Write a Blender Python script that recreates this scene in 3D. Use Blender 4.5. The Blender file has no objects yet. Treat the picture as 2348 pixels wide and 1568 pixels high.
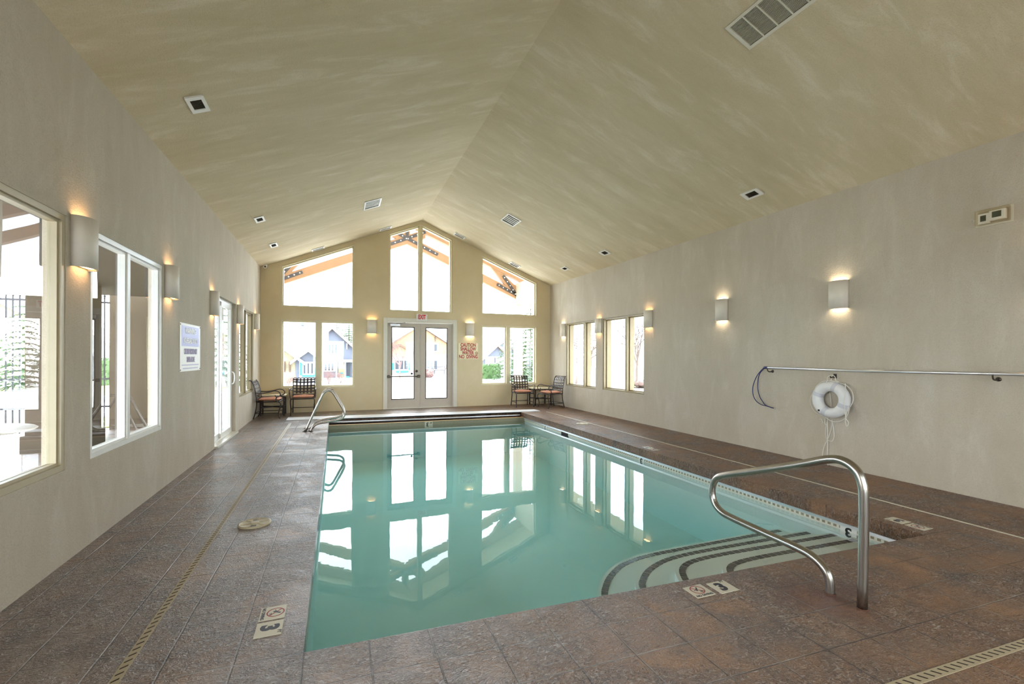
import bpy, bmesh, math, random
from mathutils import Vector, Matrix
from mathutils.geometry import tessellate_polygon
PI = math.pi
scene = bpy.context.scene
COL = scene.collection

# ------------------------------------------------------------------ camera model (metres; camera above x=0,y=0, looking down the hall)
FPX, YAW, ROLL, EYE = 1047.5, 0.3674, 0.0034, 1.46
XL, XR, ZE, ZR, YF = -1.774, 6.247, 3.6715, 5.2793, 12.924      # side walls, eave, ridge, end wall
XM = (XL + XR) / 2
SL = (ZR - ZE) / (XM - XL)
YB = -2.4
WT = 0.17                                                        # wall thickness
vF = Vector((math.sin(YAW), math.cos(YAW), 0)); vr = Vector((math.cos(YAW), -math.sin(YAW), 0)); vu = Vector((0, 0, 1))
vR = vr * math.cos(ROLL) + vu * math.sin(ROLL); vU = vu * math.cos(ROLL) - vr * math.sin(ROLL)
CAM = Vector((0, 0, EYE))
def ray(u, v): return vF + vR * ((u - 1174) / FPX) - vU * ((v - 817) / FPX)
def on(axis, c, u, v):
    d = ray(u, v); t = (c - CAM[axis]) / d[axis]; return CAM + d * t
def onX(u, v, x): return on(0, x, u, v)
def onY(u, v, y): return on(1, y, u, v)
def onZ(u, v, z=0.0): return on(2, z, u, v)
def ceil_z(x): return ZR - SL * abs(x - XM)

cam = bpy.data.cameras.new('camera'); co = bpy.data.objects.new('camera', cam); COL.objects.link(co)
cam.sensor_width = 36; cam.lens = FPX / 2348 * 36; cam.shift_y = 33 / 2348; cam.clip_end = 400; cam.clip_start = 0.05
M = Matrix((vR, vU, -vF)).transposed().to_4x4(); M.translation = CAM; co.matrix_world = M
scene.camera = co

# ------------------------------------------------------------------ materials
def lin(r, g, b):
    f = lambda c: (c / 12.92 if c <= .04045 else ((c + .055) / 1.055) ** 2.4)
    return (f(r / 255), f(g / 255), f(b / 255), 1)
class NT:
    def __init__(s, name):
        s.m = bpy.data.materials.new(name); s.m.use_nodes = True; s.t = s.m.node_tree; s.t.nodes.clear()
        s.out = s.n('ShaderNodeOutputMaterial')
    def n(s, typ, ins=None, **kw):
        nd = s.t.nodes.new(typ)
        for k, v in kw.items(): setattr(nd, k, v)
        for k, v in (ins or {}).items(): s.set(nd, k, v)
        return nd
    def set(s, nd, k, v):
        i = nd.inputs[k]
        if isinstance(v, bpy.types.NodeSocket): s.t.links.new(v, i)
        elif isinstance(v, bpy.types.Node): s.t.links.new(v.outputs[0], i)
        else: i.default_value = v
    def math(s, op, a, b=None, c=None):
        nd = s.n('ShaderNodeMath', operation=op); s.set(nd, 0, a)
        if b is not None: s.set(nd, 1, b)
        if c is not None: s.set(nd, 2, c)
        return nd.outputs[0]
    def coord(s, scale=(1, 1, 1), loc=(0, 0, 0)):
        tc = s.n('ShaderNodeTexCoord'); mp = s.n('ShaderNodeMapping', {'Vector': tc.outputs['Object'], 'Scale': scale, 'Location': loc}); return mp.outputs[0]
    def noise(s, vec, scale, detail=3, rough=.5, dist=0):
        return s.n('ShaderNodeTexNoise', {'Vector': vec, 'Scale': scale, 'Detail': detail, 'Roughness': rough, 'Distortion': dist}).outputs[0]
    def ramp(s, fac, a, b):
        nd = s.n('ShaderNodeMapRange', {'Value': fac, 'From Min': a, 'From Max': b}); nd.clamp = True; return nd.outputs[0]
    def mix(s, fac, a, b):
        nd = s.n('ShaderNodeMix', data_type='RGBA'); s.set(nd, 0, fac); s.set(nd, 6, a); s.set(nd, 7, b); return nd.outputs[2]
    def bump(s, h, strength, dist=.01):
        return s.n('ShaderNodeBump', {'Height': h, 'Strength': strength, 'Distance': dist}).outputs[0]
    def pbsdf(s, **k):
        nd = s.n('ShaderNodeBsdfPrincipled')
        for kk, v in k.items(): s.set(nd, kk.replace('_', ' '), v)
        s.t.links.new(nd.outputs[0], s.out.inputs[0]); return nd
def simple(name, col, rough=.5, metal=0.0, var=.06, scale=12, bump=0.0, spec=.5, coat=0.0):
    t = NT(name); v = t.coord()
    nz = t.noise(v, scale, 3)
    c1 = tuple(min(1, c * (1 - var)) for c in col[:3]) + (1,); c2 = tuple(min(1, c * (1 + var)) for c in col[:3]) + (1,)
    kw = dict(Base_Color=t.mix(nz, c1, c2), Roughness=rough, Metallic=metal, Specular_IOR_Level=spec, Coat_Weight=coat)
    if bump: kw['Normal'] = t.bump(t.noise(v, scale * 6, 3), bump, .004)
    t.pbsdf(**kw); return t.m
def emis(name, col, strength):
    t = NT(name); e = t.n('ShaderNodeEmission', {'Color': col, 'Strength': strength}); t.t.links.new(e.outputs[0], t.out.inputs[0]); return t.m
def stucco(name, ca, cb, cc, stretch, bumpk=.5, mott=1.0, grain=.4):
    t = NT(name); v = t.coord(stretch); v0 = t.coord()
    big = t.noise(v, .7, 5, .6, .3); mid = t.noise(v, 2.6, 6, .68, .5); fine = t.noise(v0, 95, 3, .6); dots = t.noise(v0, 40, 2, .5)
    f = t.math('ADD', t.math('MULTIPLY', big, .55), t.math('MULTIPLY', mid, .45))
    c = t.mix(t.ramp(f, .36, .62), ca, cb)
    c = t.mix(t.math('MULTIPLY', t.ramp(mid, .54, .72), .6 * mott), c, cc)
    dk = tuple(x * .86 for x in ca[:3]) + (1,)
    c = t.mix(t.math('MULTIPLY', t.ramp(fine, .50, .68), grain), c, dk)
    h = t.math('ADD', t.math('MULTIPLY', fine, .8), t.math('ADD', t.math('MULTIPLY', dots, .35), t.math('MULTIPLY', mid, 1.2)))
    t.pbsdf(Base_Color=c, Roughness=.85, Specular_IOR_Level=.25, Normal=t.bump(h, bumpk, .008)); return t.m

MAT = {}
MAT['wall_side'] = stucco('warm_grey_stucco', lin(190, 178, 160), lin(202, 192, 176), lin(214, 207, 195), (1, 1.5, .5), .7, .5)
MAT['wall_end'] = stucco('tan_stucco', lin(213, 195, 157), lin(218, 202, 168), lin(222, 209, 180), (1, 1, .8), .2, .4, .12)
MAT['ceiling'] = stucco('olive_plaster', lin(203, 188, 156), lin(219, 205, 178), lin(232, 222, 204), (.45, 1.7, .45), .6, .95, .35)
MAT['frame'] = simple('almond_window_vinyl', lin(184, 170, 140), .4, bump=.02)
MAT['frame_light'] = simple('cream_window_vinyl', lin(214, 202, 168), .4, bump=.02)
MAT['frame_dim'] = simple('dimmed_window_vinyl', lin(150, 134, 98), .4, bump=.02)  # window vinyl darkened in colour for dimly lit jambs
MAT['frame_white'] = simple('white_window_vinyl', lin(232, 230, 224), .35)
MAT['door'] = simple('greige_door_paint', lin(198, 187, 172), .4)
MAT['trim'] = simple('cream_trim_paint', lin(222, 217, 203), .4)
MAT['white'] = simple('white_paint', lin(235, 233, 228), .4)
MAT['sconce'] = simple('bisque_ceramic', lin(224, 214, 200), .55, bump=.03)
MAT['black'] = simple('black_plastic', lin(22, 20, 20), .4)
MAT['dark'] = simple('dark_void', lin(34, 26, 22), .7)
MAT['vent_dark'] = simple('dark_duct', lin(56, 46, 30), .8)  # dark brown for the duct sheet and the small louvres
MAT['bronze'] = simple('dark_bronze_metal', lin(52, 40, 36), .38, .5, coat=.2)
MAT['steel'] = simple('brushed_stainless', lin(172, 166, 158), .26, 1.0, var=.04, scale=30)
MAT['alu'] = simple('satin_aluminium', lin(222, 222, 225), .28, .9, var=.03)
MAT['brass'] = simple('aged_bronze_hardware', lin(84, 74, 64), .35, .7)
MAT['rust'] = simple('rusty_flange', lin(92, 56, 38), .8, .1, var=.3, scale=60)
MAT['ring'] = simple('ring_buoy_vinyl', lin(228, 226, 224), .5)
MAT['strap'] = simple('grey_webbing', lin(205, 203, 208), .7)
MAT['rope'] = simple('white_rope', lin(226, 221, 210), .8, bump=.2)
MAT['blue'] = simple('navy_coated_hook', lin(28, 34, 96), .35)
MAT['red'] = simple('sign_red', lin(170, 20, 26), .5)
MAT['exit_red'] = simple('exit_red', lin(214, 18, 28), .5)
MAT['signcream'] = simple('cream_sign', lin(236, 228, 190), .5)
MAT['signblue'] = simple('sign_blue', lin(70, 78, 178), .35)
MAT['signpurple'] = simple('faded_purple_ink', lin(142, 128, 170), .5)
MAT['signpale'] = simple('pale_lilac_ink', lin(190, 182, 205), .5)
MAT['tile_cream'] = simple('cream_marker_tile', lin(208, 200, 180), .35)
MAT['ink'] = simple('slate_ink', lin(52, 54, 66), .4)
MAT['red_ink'] = simple('red_ink', lin(150, 60, 66), .5)
MAT['skim'] = simple('tan_plastic_lid', lin(186, 172, 140), .4)
MAT['drain'] = simple('tan_drain_plastic', lin(178, 162, 134), .45)
MAT['drain_slot'] = simple('drain_slot', lin(58, 44, 32), .8)
MAT['lidwhite'] = simple('white_anodised_lid', lin(236, 236, 240), .3, .2)
MAT['table_top'] = simple('cream_stone_top', lin(214, 202, 172), .5)
MAT['lcd'] = simple('grey_lcd', lin(78, 84, 70), .25)
MAT['clearbox'] = None
MAT['timber'] = simple('cedar_timber', lin(160, 122, 90), .6, var=.14, scale=6)
MAT['plate'] = simple('black_steel_plate', lin(62, 60, 64), .5, .3)
MAT['bolt'] = simple('galvanised_bolt', lin(225, 222, 215), .4, .3)
MAT['porch'] = simple('porch_stucco', lin(192, 176, 156), .8)
MAT['soffit'] = simple('soffit_board', lin(200, 180, 145), .7)
MAT['iron'] = simple('black_iron', lin(40, 38, 44), .5, .3)
MAT['brownwall'] = simple('brown_siding', lin(74, 60, 44), .8)
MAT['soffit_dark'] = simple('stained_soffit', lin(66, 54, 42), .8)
MAT['concrete'] = simple('pale_concrete', lin(214, 210, 204), .8, scale=.8)
MAT['lawn'] = simple('spring_lawn', lin(158, 156, 96), .9, var=.2, scale=1.5)
MAT['roof'] = simple('pale_shingle', lin(190, 188, 190), .8)
MAT['siding_grey'] = simple('blue_grey_siding', lin(88, 92, 104), .7)
MAT['siding_white'] = simple('white_board', lin(170, 170, 172), .7)
MAT['siding_cream'] = simple('cream_siding', lin(150, 140, 114), .7)
MAT['siding_tan'] = simple('peach_siding', lin(144, 118, 90), .7)
MAT['eave'] = simple('brown_eave', lin(92, 70, 56), .7)
MAT['teal'] = simple('teal_shutter', lin(40, 124, 140), .6)
MAT['housepane'] = simple('dim_window', lin(44, 50, 62), .2)
MAT['needles'] = simple('conifer_needles', lin(66, 86, 54), .8, var=.4, scale=4)
MAT['hedge'] = simple('hedge_leaves', lin(72, 98, 54), .8, var=.4, scale=6)
MAT['bark'] = simple('grey_bark', lin(98, 84, 76), .85, var=.25)
MAT['twig'] = simple('reddish_twig', lin(120, 92, 88), .85, var=.25)
MAT['mulch'] = simple('dark_mulch', lin(90, 70, 62), .9, var=.3)
MAT['bulb_amber'] = emis('amber_lamp', (1, .58, .26, 1), 11)
MAT['bulb_warm'] = emis('warm_lamp', (1, .83, .58, 1), 14)

def fabric():
    t = NT('terracotta_cushion'); v = t.coord()
    w = t.n('ShaderNodeTexWave', {'Vector': v, 'Scale': 26.0, 'Distortion': .4}, bands_direction='X').outputs[1]
    c = t.mix(w, lin(170, 108, 80), lin(198, 142, 114)); t.pbsdf(Base_Color=c, Roughness=.85, Normal=t.bump(t.noise(v, 160), .2, .003)); return t.m
MAT['cushion'] = fabric()

def glass():
    t = NT('window_glass')
    lw = t.n('ShaderNodeLayerWeight', {'Blend': .5}).outputs['Facing']
    fr = t.math('ADD', .06, t.math('MULTIPLY', t.math('POWER', lw, 4.0), .80))
    v = t.coord(); bn = t.bump(t.noise(v, 1.3, 1), .05, .02)
    g = t.n('ShaderNodeBsdfGlossy', {'Roughness': 0.0, 'Color': (1, 1, 1, 1), 'Normal': bn}); tr = t.n('ShaderNodeBsdfTransparent', {'Color': (.95, .97, .96, 1)})
    bf = t.n('ShaderNodeNewGeometry').outputs['Backfacing']
    fr = t.math('MULTIPLY', fr, t.math('SUBTRACT', 1.0, bf))
    mx = t.n('ShaderNodeMixShader'); t.set(mx, 0, fr); t.set(mx, 1, tr); t.set(mx, 2, g)
    t.t.links.new(mx.outputs[0], t.out.inputs[0]); return t.m
MAT['glass'] = glass()
def clearbox():
    t = NT('clear_guard'); g = t.n('ShaderNodeBsdfGlossy', {'Roughness': .05}); tr = t.n('ShaderNodeBsdfTransparent', {'Color': (.95, .91, .84, 1)})
    lw = t.n('ShaderNodeLayerWeight', {'Blend': .5}).outputs['Facing']
    mx = t.n('ShaderNodeMixShader'); t.set(mx, 0, t.math('ADD', .05, t.math('MULTIPLY', t.math('POWER', lw, 4.0), .6))); t.set(mx, 1, tr); t.set(mx, 2, g); t.t.links.new(mx.outputs[0], t.out.inputs[0]); return t.m
MAT['clearbox'] = clearbox()
def water():
    t = NT('pool_water'); v = t.coord((1, .5, 1))
    h = t.math('ADD', t.noise(v, 1.6, 2, .4), t.math('MULTIPLY', t.noise(t.coord(), 9, 2, .5), .07))
    bn = t.bump(h, .045, .05)
    lw = t.n('ShaderNodeLayerWeight', {'Blend': .5}).outputs['Facing']
    fr = t.math('ADD', .02, t.math('MULTIPLY', t.math('POWER', lw, 5.0), .98))
    g = t.n('ShaderNodeBsdfGlossy', {'Roughness': 0.0, 'Normal': bn}); tr = t.n('ShaderNodeBsdfTransparent', {'Color': (.99, 1, 1, 1)})
    mx = t.n('ShaderNodeMixShader'); t.set(mx, 0, fr); t.set(mx, 1, tr); t.set(mx, 2, g); t.t.links.new(mx.outputs[0], t.out.inputs[0])
    va = t.n('ShaderNodeVolumeAbsorption', {'Color': (.05, .79, .83, 1), 'Density': .26}); t.t.links.new(va.outputs[0], t.out.inputs[1]); return t.m
MAT['water'] = water()
MAT['plaster'] = simple('pool_plaster', lin(218, 228, 222), .6, var=.03, scale=3)

def deck():
    t = NT('stamped_concrete'); v = t.coord()
    sx = t.n('ShaderNodeSeparateXYZ', {0: v})
    x, y = sx.outputs[0], sx.outputs[1]
    ysk = t.math('ADD', y, t.math('MULTIPLY', x, .037))
    wob = t.math('MULTIPLY', t.math('SUBTRACT', t.noise(v, 5, 2), .5), .008)
    def line(c, off, per, w):
        f = t.math('FRACT', t.math('DIVIDE', t.math('ADD', t.math('ADD', c, per / 2 - off), wob), per))
        d = t.math('MULTIPLY', t.math('ABSOLUTE', t.math('SUBTRACT', f, .5)), per)      # distance from the joint
        return t.ramp(d, w, w * .3)
    g1 = line(x, -.145, .305, .0058); g2 = line(ysk, 2.46, .27, .0050)
    gr = t.math('MAXIMUM', g1, g2)
    big = t.noise(v, .9, 4, .6, .4); mid = t.noise(v, 3.2, 5, .65, .8)
    vx = t.coord((1.0, 1.7, 1)); vy = t.coord((.8, 1.9, 1))
    cr = t.noise(vx, 26, 4, .62, 1.9)                                  # crinkled slate texture
    cr2 = t.noise(vy, 44, 2, .62, 1.2)
    vor = t.n('ShaderNodeTexVoronoi', {'Vector': t.n('ShaderNodeVectorMath', {0: vx, 1: t.n('ShaderNodeTexNoise', {'Vector': v, 'Scale': 9.0}).outputs[1]}, operation='ADD').outputs[0], 'Scale': 20.0, 'Smoothness': .3}, feature='SMOOTH_F1').outputs[0]
    patch = t.ramp(t.noise(t.coord((1.0, 1.25, 1)), 1.5, 4, .6, .5), .40, .56)      # crinkled zones between smoother ones
    warm = t.ramp(t.math('ADD', x, t.math('MULTIPLY', mid, 2.0)), 1.2, 3.6)
    base = t.mix(t.ramp(big, .38, .62), lin(136, 102, 78), lin(146, 124, 108))
    base = t.mix(t.math('MULTIPLY', warm, .8), base, t.mix(t.ramp(big, .38, .62), lin(150, 104, 66), lin(134, 98, 70)))
    base = t.mix(t.math('MULTIPLY', t.ramp(mid, .52, .68), .75), base, lin(172, 128, 92))
    base = t.mix(t.math('MULTIPLY', t.ramp(mid, .47, .33), .8), base, lin(96, 70, 54))
    rz_ = t.math('ADD', .25, t.math('MULTIPLY', patch, .75))
    base = t.mix(t.math('MULTIPLY', t.math('MULTIPLY', t.ramp(cr, .53, .66), rz_), .8), base, lin(206, 190, 174))  # relief highlights painted into the colour: crinkle ridges lighter
    base = t.mix(t.math('MULTIPLY', t.math('MULTIPLY', t.ramp(cr, .46, .34), rz_), .85), base, lin(62, 45, 35))  # shade in the crinkle hollows painted into the colour
    base = t.mix(t.math('MULTIPLY', t.ramp(cr2, .40, .30), .6), base, lin(70, 52, 42))
    dist = t.math('SQRT', t.math('ADD', t.math('POWER', t.math('ADD', x, -2.78), 2.0), t.math('POWER', t.math('MULTIPLY', t.math('ADD', y, -1.85), 1.3), 2.0)))
    st = t.ramp(t.math('ADD', dist, t.math('MULTIPLY', t.math('SUBTRACT', mid, .5), 1.4)), .42, .05)
    base = t.mix(t.math('MULTIPLY', st, .65), base, lin(112, 58, 34))
    gcol = t.mix(t.ramp(t.noise(v, 2.3, 3), .42, .60), lin(60, 46, 38), lin(172, 158, 146))
    c = t.mix(t.math('MULTIPLY', gr, .7), base, gcol)
    smooth = t.math('ADD', .35, t.math('MULTIPLY', patch, .65))
    hh = t.math('ADD', t.math('MULTIPLY', cr, 1.3), t.math('ADD', t.math('MULTIPLY', cr2, .45), t.math('MULTIPLY', vor, .35)))
    h = t.math('SUBTRACT', t.math('MULTIPLY', hh, smooth), t.math('MULTIPLY', gr, .45))
    rough = t.math('ADD', .30, t.math('MULTIPLY', t.ramp(mid, .3, .7), .2))
    wet = t.math('ADD', .08, t.math('MULTIPLY', t.ramp(t.math('ADD', x, t.math('MULTIPLY', mid, 1.6)), 4.2, 1.0), .6))
    t.pbsdf(Base_Color=c, Roughness=rough, Specular_IOR_Level=.45, Normal=t.bump(h, 1.0, .05), Coat_Weight=wet, Coat_Roughness=.12, Coat_IOR=1.7, Coat_Normal=t.bump(h, 1.0, .011)); return t.m
MAT['deck'] = deck()
def tileband():
    t = NT('perforated_tile_band'); v = t.coord(); s = t.n('ShaderNodeSeparateXYZ', {0: v})
    fy = t.math('ABSOLUTE', t.math('SUBTRACT', t.math('FRACT', t.math('MULTIPLY', s.outputs[1], 18.0)), .5))
    fz = t.math('ABSOLUTE', t.math('SUBTRACT', s.outputs[2], -.174))
    m = t.math('MULTIPLY', t.ramp(fy, .30, .26), t.ramp(fz, .0125, .011))
    t.pbsdf(Base_Color=t.mix(m, lin(226, 222, 208), lin(150, 136, 112)), Roughness=.35); return t.m
MAT['tileband'] = tileband()
def nosing():
    t = NT('black_nosing_tile'); t.pbsdf(Base_Color=lin(44, 36, 36), Roughness=.3); return t.m
MAT['nosing'] = nosing()
MAT['stone_tile'] = simple('grey_beige_waterline_tile', lin(150, 142, 120), .5, var=.2, scale=40)
MAT['sandcap'] = simple('sand_capping', lin(214, 176, 130), .6, var=.15, scale=5)

# ------------------------------------------------------------------ mesh helpers
class MB:
    def __init__(s): s.v = []; s.f = []; s.sm = []
    def add(s, vs, fs, smooth=False):
        o = len(s.v); s.v += [Vector(p) for p in vs]; s.f += [[i + o for i in f] for f in fs]; s.sm += [smooth] * len(fs); return s
    def box(s, x0, x1, y0, y1, z0, z1, mtx=None):
        vs = [Vector((x, y, z)) for x in (x0, x1) for y in (y0, y1) for z in (z0, z1)]
        if mtx: vs = [mtx @ p for p in vs]
        return s.add(vs, [(0, 1, 3, 2), (4, 6, 7, 5), (0, 4, 5, 1), (2, 3, 7, 6), (0, 2, 6, 4), (1, 5, 7, 3)])
    def prism(s, poly, d):
        d = Vector(d); n = len(poly); a = [Vector(p) for p in poly]
        s.add(a + [p + d for p in a], [list(range(n))[::-1], list(range(n, 2 * n))] + [[i, (i + 1) % n, n + (i + 1) % n, n + i] for i in range(n)]); return s
    def bar(s, a, b, w, h, up=(0, 0, 1)):
        a, b = Vector(a), Vector(b); d = (b - a).normalized(); x = d.cross(Vector(up)).normalized(); y = x.cross(d)
        q = [a + x * w / 2 * i + y * h / 2 * j for i, j in ((-1, -1), (1, -1), (1, 1), (-1, 1))]
        return s.prism(q, b - a)
    def tube(s, pts, r, n=10, closed=False, cap=True):
        pts = [Vector(p) for p in pts]; N = len(pts); rr = r if isinstance(r, (list, tuple)) else [r] * N
        t0 = None; rings = []; up = None
        for i, p in enumerate(pts):
            if closed: d = pts[(i + 1) % N] - pts[i - 1]
            else: d = pts[min(i + 1, N - 1)] - pts[max(i - 1, 0)]
            d.normalize()
            if up is None:
                up = Vector((0, 0, 1)) if abs(d.z) < .9 else Vector((1, 0, 0))
            x = d.cross(up); x.normalize(); y = x.cross(d); up = y
            rings.append([p + (x * math.cos(2 * PI * k / n) + y * math.sin(2 * PI * k / n)) * rr[i] for k in range(n)])
        vs = [q for rg in rings for q in rg]; fs = []
        for i in range(N if closed else N - 1):
            j = (i + 1) % N
            for k in range(n): fs.append((i * n + k, i * n + (k + 1) % n, j * n + (k + 1) % n, j * n + k))
        s.add(vs, fs, True)
        if cap and not closed:
            o = len(s.v) - len(vs)
            s.f += [[o + k for k in range(n)][::-1], [o + (N - 1) * n + k for k in range(n)]]; s.sm += [False, False]
        return s
    def lathe(s, prof, c=(0, 0, 0), n=24, axis='z', sx=1.0):
        vs = []; fs = []; c = Vector(c)
        for (r, z) in prof:
            for k in range(n):
                a = 2 * PI * k / n; x, y = r * math.cos(a) * sx, r * math.sin(a)
                vs.append(c + (Vector((x, y, z)) if axis == 'z' else Vector((z, x, y)) if axis == 'x' else Vector((x, z, y))))
        m = len(prof)
        for i in range(m - 1):
            for k in range(n): fs.append((i * n + k, i * n + (k + 1) % n, (i + 1) * n + (k + 1) % n, (i + 1) * n + k))
        return s.add(vs, fs, True)
    def torus(s, c, R, r, axis='x', n=40, m=14, sq=1.0):
        pts = []
        for k in range(n):
            a = 2 * PI * k / n; p = (math.cos(a) * R, math.sin(a) * R)
            pts.append(Vector(c) + (Vector((0, p[0], p[1])) if axis == 'x' else Vector((p[0], p[1], 0)) if axis == 'z' else Vector((p[0], 0, p[1]))))
        return s.tube(pts, r, m, closed=True)
    def holes(s, outer, inner, to3, rev=False):
        """planar polygon with holes; to3 maps (a,b) to a point"""
        polys = [outer] + inner
        tri = tessellate_polygon([[Vector((a, b, 0)) for a, b in p] for p in polys])
        flat = [q for p in polys for q in p]
        return s.add([to3(a, b) for a, b in flat], [list(t)[::-1] if rev else list(t) for t in tri])
    def mesh(s, name, mat, loc=None, rz=0.0):
        me = bpy.data.meshes.new(name); vs = s.v
        if loc is not None:
            L = Vector(loc); Rm = Matrix.Rotation(-rz, 3, 'Z'); vs = [Rm @ (p - L) for p in vs]
        me.from_pydata([tuple(p) for p in vs], [], s.f); me.polygons.foreach_set('use_smooth', s.sm)
        me.update(); me.materials.append(MAT[mat] if isinstance(mat, str) else mat); return me
    def part(s, name, mat, root=None, label=None, local=False, bevel=0.0, fix=True):
        """a mesh object; under a thing the coordinates given are the room's and are moved into the thing's own frame"""
        loc = rz = None
        if root is not None and not local:
            top = root
            while top.parent: top = top.parent
            loc, rz = top.location, top.rotation_euler.z
        me = s.mesh(name, mat, loc, rz or 0.0)
        if fix:
            bm = bmesh.new(); bm.from_mesh(me); bmesh.ops.recalc_face_normals(bm, faces=bm.faces); bm.to_mesh(me); bm.free()
        o = bpy.data.objects.new(name, me); COL.objects.link(o)
        if root is not None: o.parent = root
        if label: o['label'] = label
        if bevel:
            b = o.modifiers.new('bevel', 'BEVEL'); b.width = bevel; b.segments = 2; b.limit_method = 'ANGLE'
        return o
def tag(o, label=None, cat=None, group=None, kind=None):
    for k, v in (('label', label), ('category', cat), ('group', group), ('kind', kind)):
        if v: o[k] = v
    return o
def thing(name, label, cat, loc=(0, 0, 0), rz=0.0, group=None):
    o = bpy.data.objects.new(name, None); COL.objects.link(o); o.location = loc; o.rotation_euler = (0, 0, rz); o.empty_display_size = .1
    return tag(o, label, cat, group)
def struct(name, label=None, loc=(0, 0, 0), cat=None):
    o = bpy.data.objects.new(name, None); COL.objects.link(o); o.location = loc; o['kind'] = 'structure'
    return tag(o, label, cat)
def dup(root, loc, rz, label, group=None):
    def cp(o, par):
        c = o.copy(); COL.objects.link(c)
        if par: c.parent = par
        for ch in [x for x in bpy.data.objects if x.parent == o]: cp(ch, c)
        return c
    r = cp(root, None); r.location = loc; r.rotation_euler = (0, 0, rz); r['label'] = label
    if group: r['group'] = group
    return r
def text(body, size, mat, root, org, rt, up, sx=1.0, bold=0.0, name='lettering', depth=.0015, align='CENTER', label=None):
    cu = bpy.data.curves.new('lettering', 'FONT'); cu.body = body; cu.size = size; cu.align_x = align; cu.align_y = 'CENTER'; cu.offset = bold; cu.extrude = depth; cu.resolution_u = 3
    tmp = bpy.data.objects.new('tmp', cu); COL.objects.link(tmp)
    me = bpy.data.meshes.new_from_object(tmp.evaluated_get(bpy.context.evaluated_depsgraph_get())); bpy.data.objects.remove(tmp); bpy.data.curves.remove(cu)
    rt, up = Vector(rt), Vector(up); nn = rt.cross(up); org = Vector(org)
    mb = MB(); mb.add([org + rt * (p.co.x * sx) + up * p.co.y + nn * p.co.z for p in me.vertices], [list(p.vertices) for p in me.polygons]); bpy.data.meshes.remove(me)
    return mb.part(name, mat, root, label, fix=False)
def circle(c, r, rt, up, n=28): return [Vector(c) + Vector(rt) * r * math.cos(2 * PI * k / n) + Vector(up) * r * math.sin(2 * PI * k / n) for k in range(n)]
def smooth_path(pts, sub=4):
    """centripetal Catmull-Rom curve through the points"""
    P = [Vector(p) for p in pts]; P = [P[0] * 2 - P[1]] + P + [P[-1] * 2 - P[-2]]; out = []
    for i in range(1, len(P) - 2):
        p = P[i - 1:i + 3]; t = [0.0]
        for a, b in zip(p, p[1:]): t.append(t[-1] + max((b - a).length, 1e-6) ** .5)
        for k in range(sub):
            q = t[1] + (t[2] - t[1]) * k / sub
            L = lambda a, b, ta, tb: a * ((tb - q) / (tb - ta)) + b * ((q - ta) / (tb - ta))
            A1, A2, A3 = L(p[0], p[1], t[0], t[1]), L(p[1], p[2], t[1], t[2]), L(p[2], p[3], t[2], t[3])
            out.append(L(L(A1, A2, t[0], t[2]), L(A2, A3, t[1], t[3]), t[1], t[2]))
    return out + [P[-2]]

# ------------------------------------------------------------------ room shell
WT = 0.25
TH = {'L': .13, 'R': .25, 'F': .25, 'B': .25}
def rect(a0, a1, b0, b1): return [(a0, b0), (a1, b0), (a1, b1), (a0, b1)]
SIDE = {'L': (lambda a, b, d=0.0: Vector((XL - d, a, b))), 'R': (lambda a, b, d=0.0: Vector((XR + d, a, b))),
        'F': (lambda a, b, d=0.0: Vector((a, YF + d, b))), 'B': (lambda a, b, d=0.0: Vector((a, YB - d, b)))}
def wall(name, side, outer, holes, mat, label):
    f = SIDE[side]; mb = MB(); th_ = TH[side]
    mb.holes(outer, holes, lambda a, b: f(a, b, 0)); mb.holes(outer, holes, lambda a, b: f(a, b, th_), rev=True)
    for p in holes + [outer]:
        for i in range(len(p)):
            (a, b), (c, d) = p[i], p[(i + 1) % len(p)]
            mb.add([f(a, b, 0), f(c, d, 0), f(c, d, th_), f(a, b, th_)], [(0, 1, 2, 3)])
    o = mb.part(name, mat, label=label, fix=False); o['kind'] = 'structure'; return o
def inset(poly, w):
    n = len(poly); area = sum(poly[i][0] * poly[(i + 1) % n][1] - poly[(i + 1) % n][0] * poly[i][1] for i in range(n)); sg = 1 if area > 0 else -1
    ln = []
    for i in range(n):
        a, b = Vector(poly[i]), Vector(poly[(i + 1) % n]); d = (b - a).normalized(); nr = Vector((-d.y, d.x)) * sg
        ln.append((a + nr * w, d))
    out = []
    for i in range(n):
        (p, d), (q, e) = ln[i - 1], ln[i]; cr = d.x * e.y - d.y * e.x; t = ((q - p).x * e.y - (q - p).y * e.x) / cr; r = p + d * t; out.append((r.x, r.y))
    return out
def ring(mb, f, poly, w, d0, d1):
    q = inset(poly, w); n = len(poly)
    for i in range(n):
        j = (i + 1) % n
        A = [f(*poly[i], d0), f(*poly[j], d0), f(*q[j], d0), f(*q[i], d0)]; B = [f(*poly[i], d1), f(*poly[j], d1), f(*q[j], d1), f(*q[i], d1)]
        mb.add(A + B, [(0, 1, 2, 3), (7, 6, 5, 4), (3, 2, 6, 7), (0, 4, 5, 1)])
    return q
PORT = []
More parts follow.
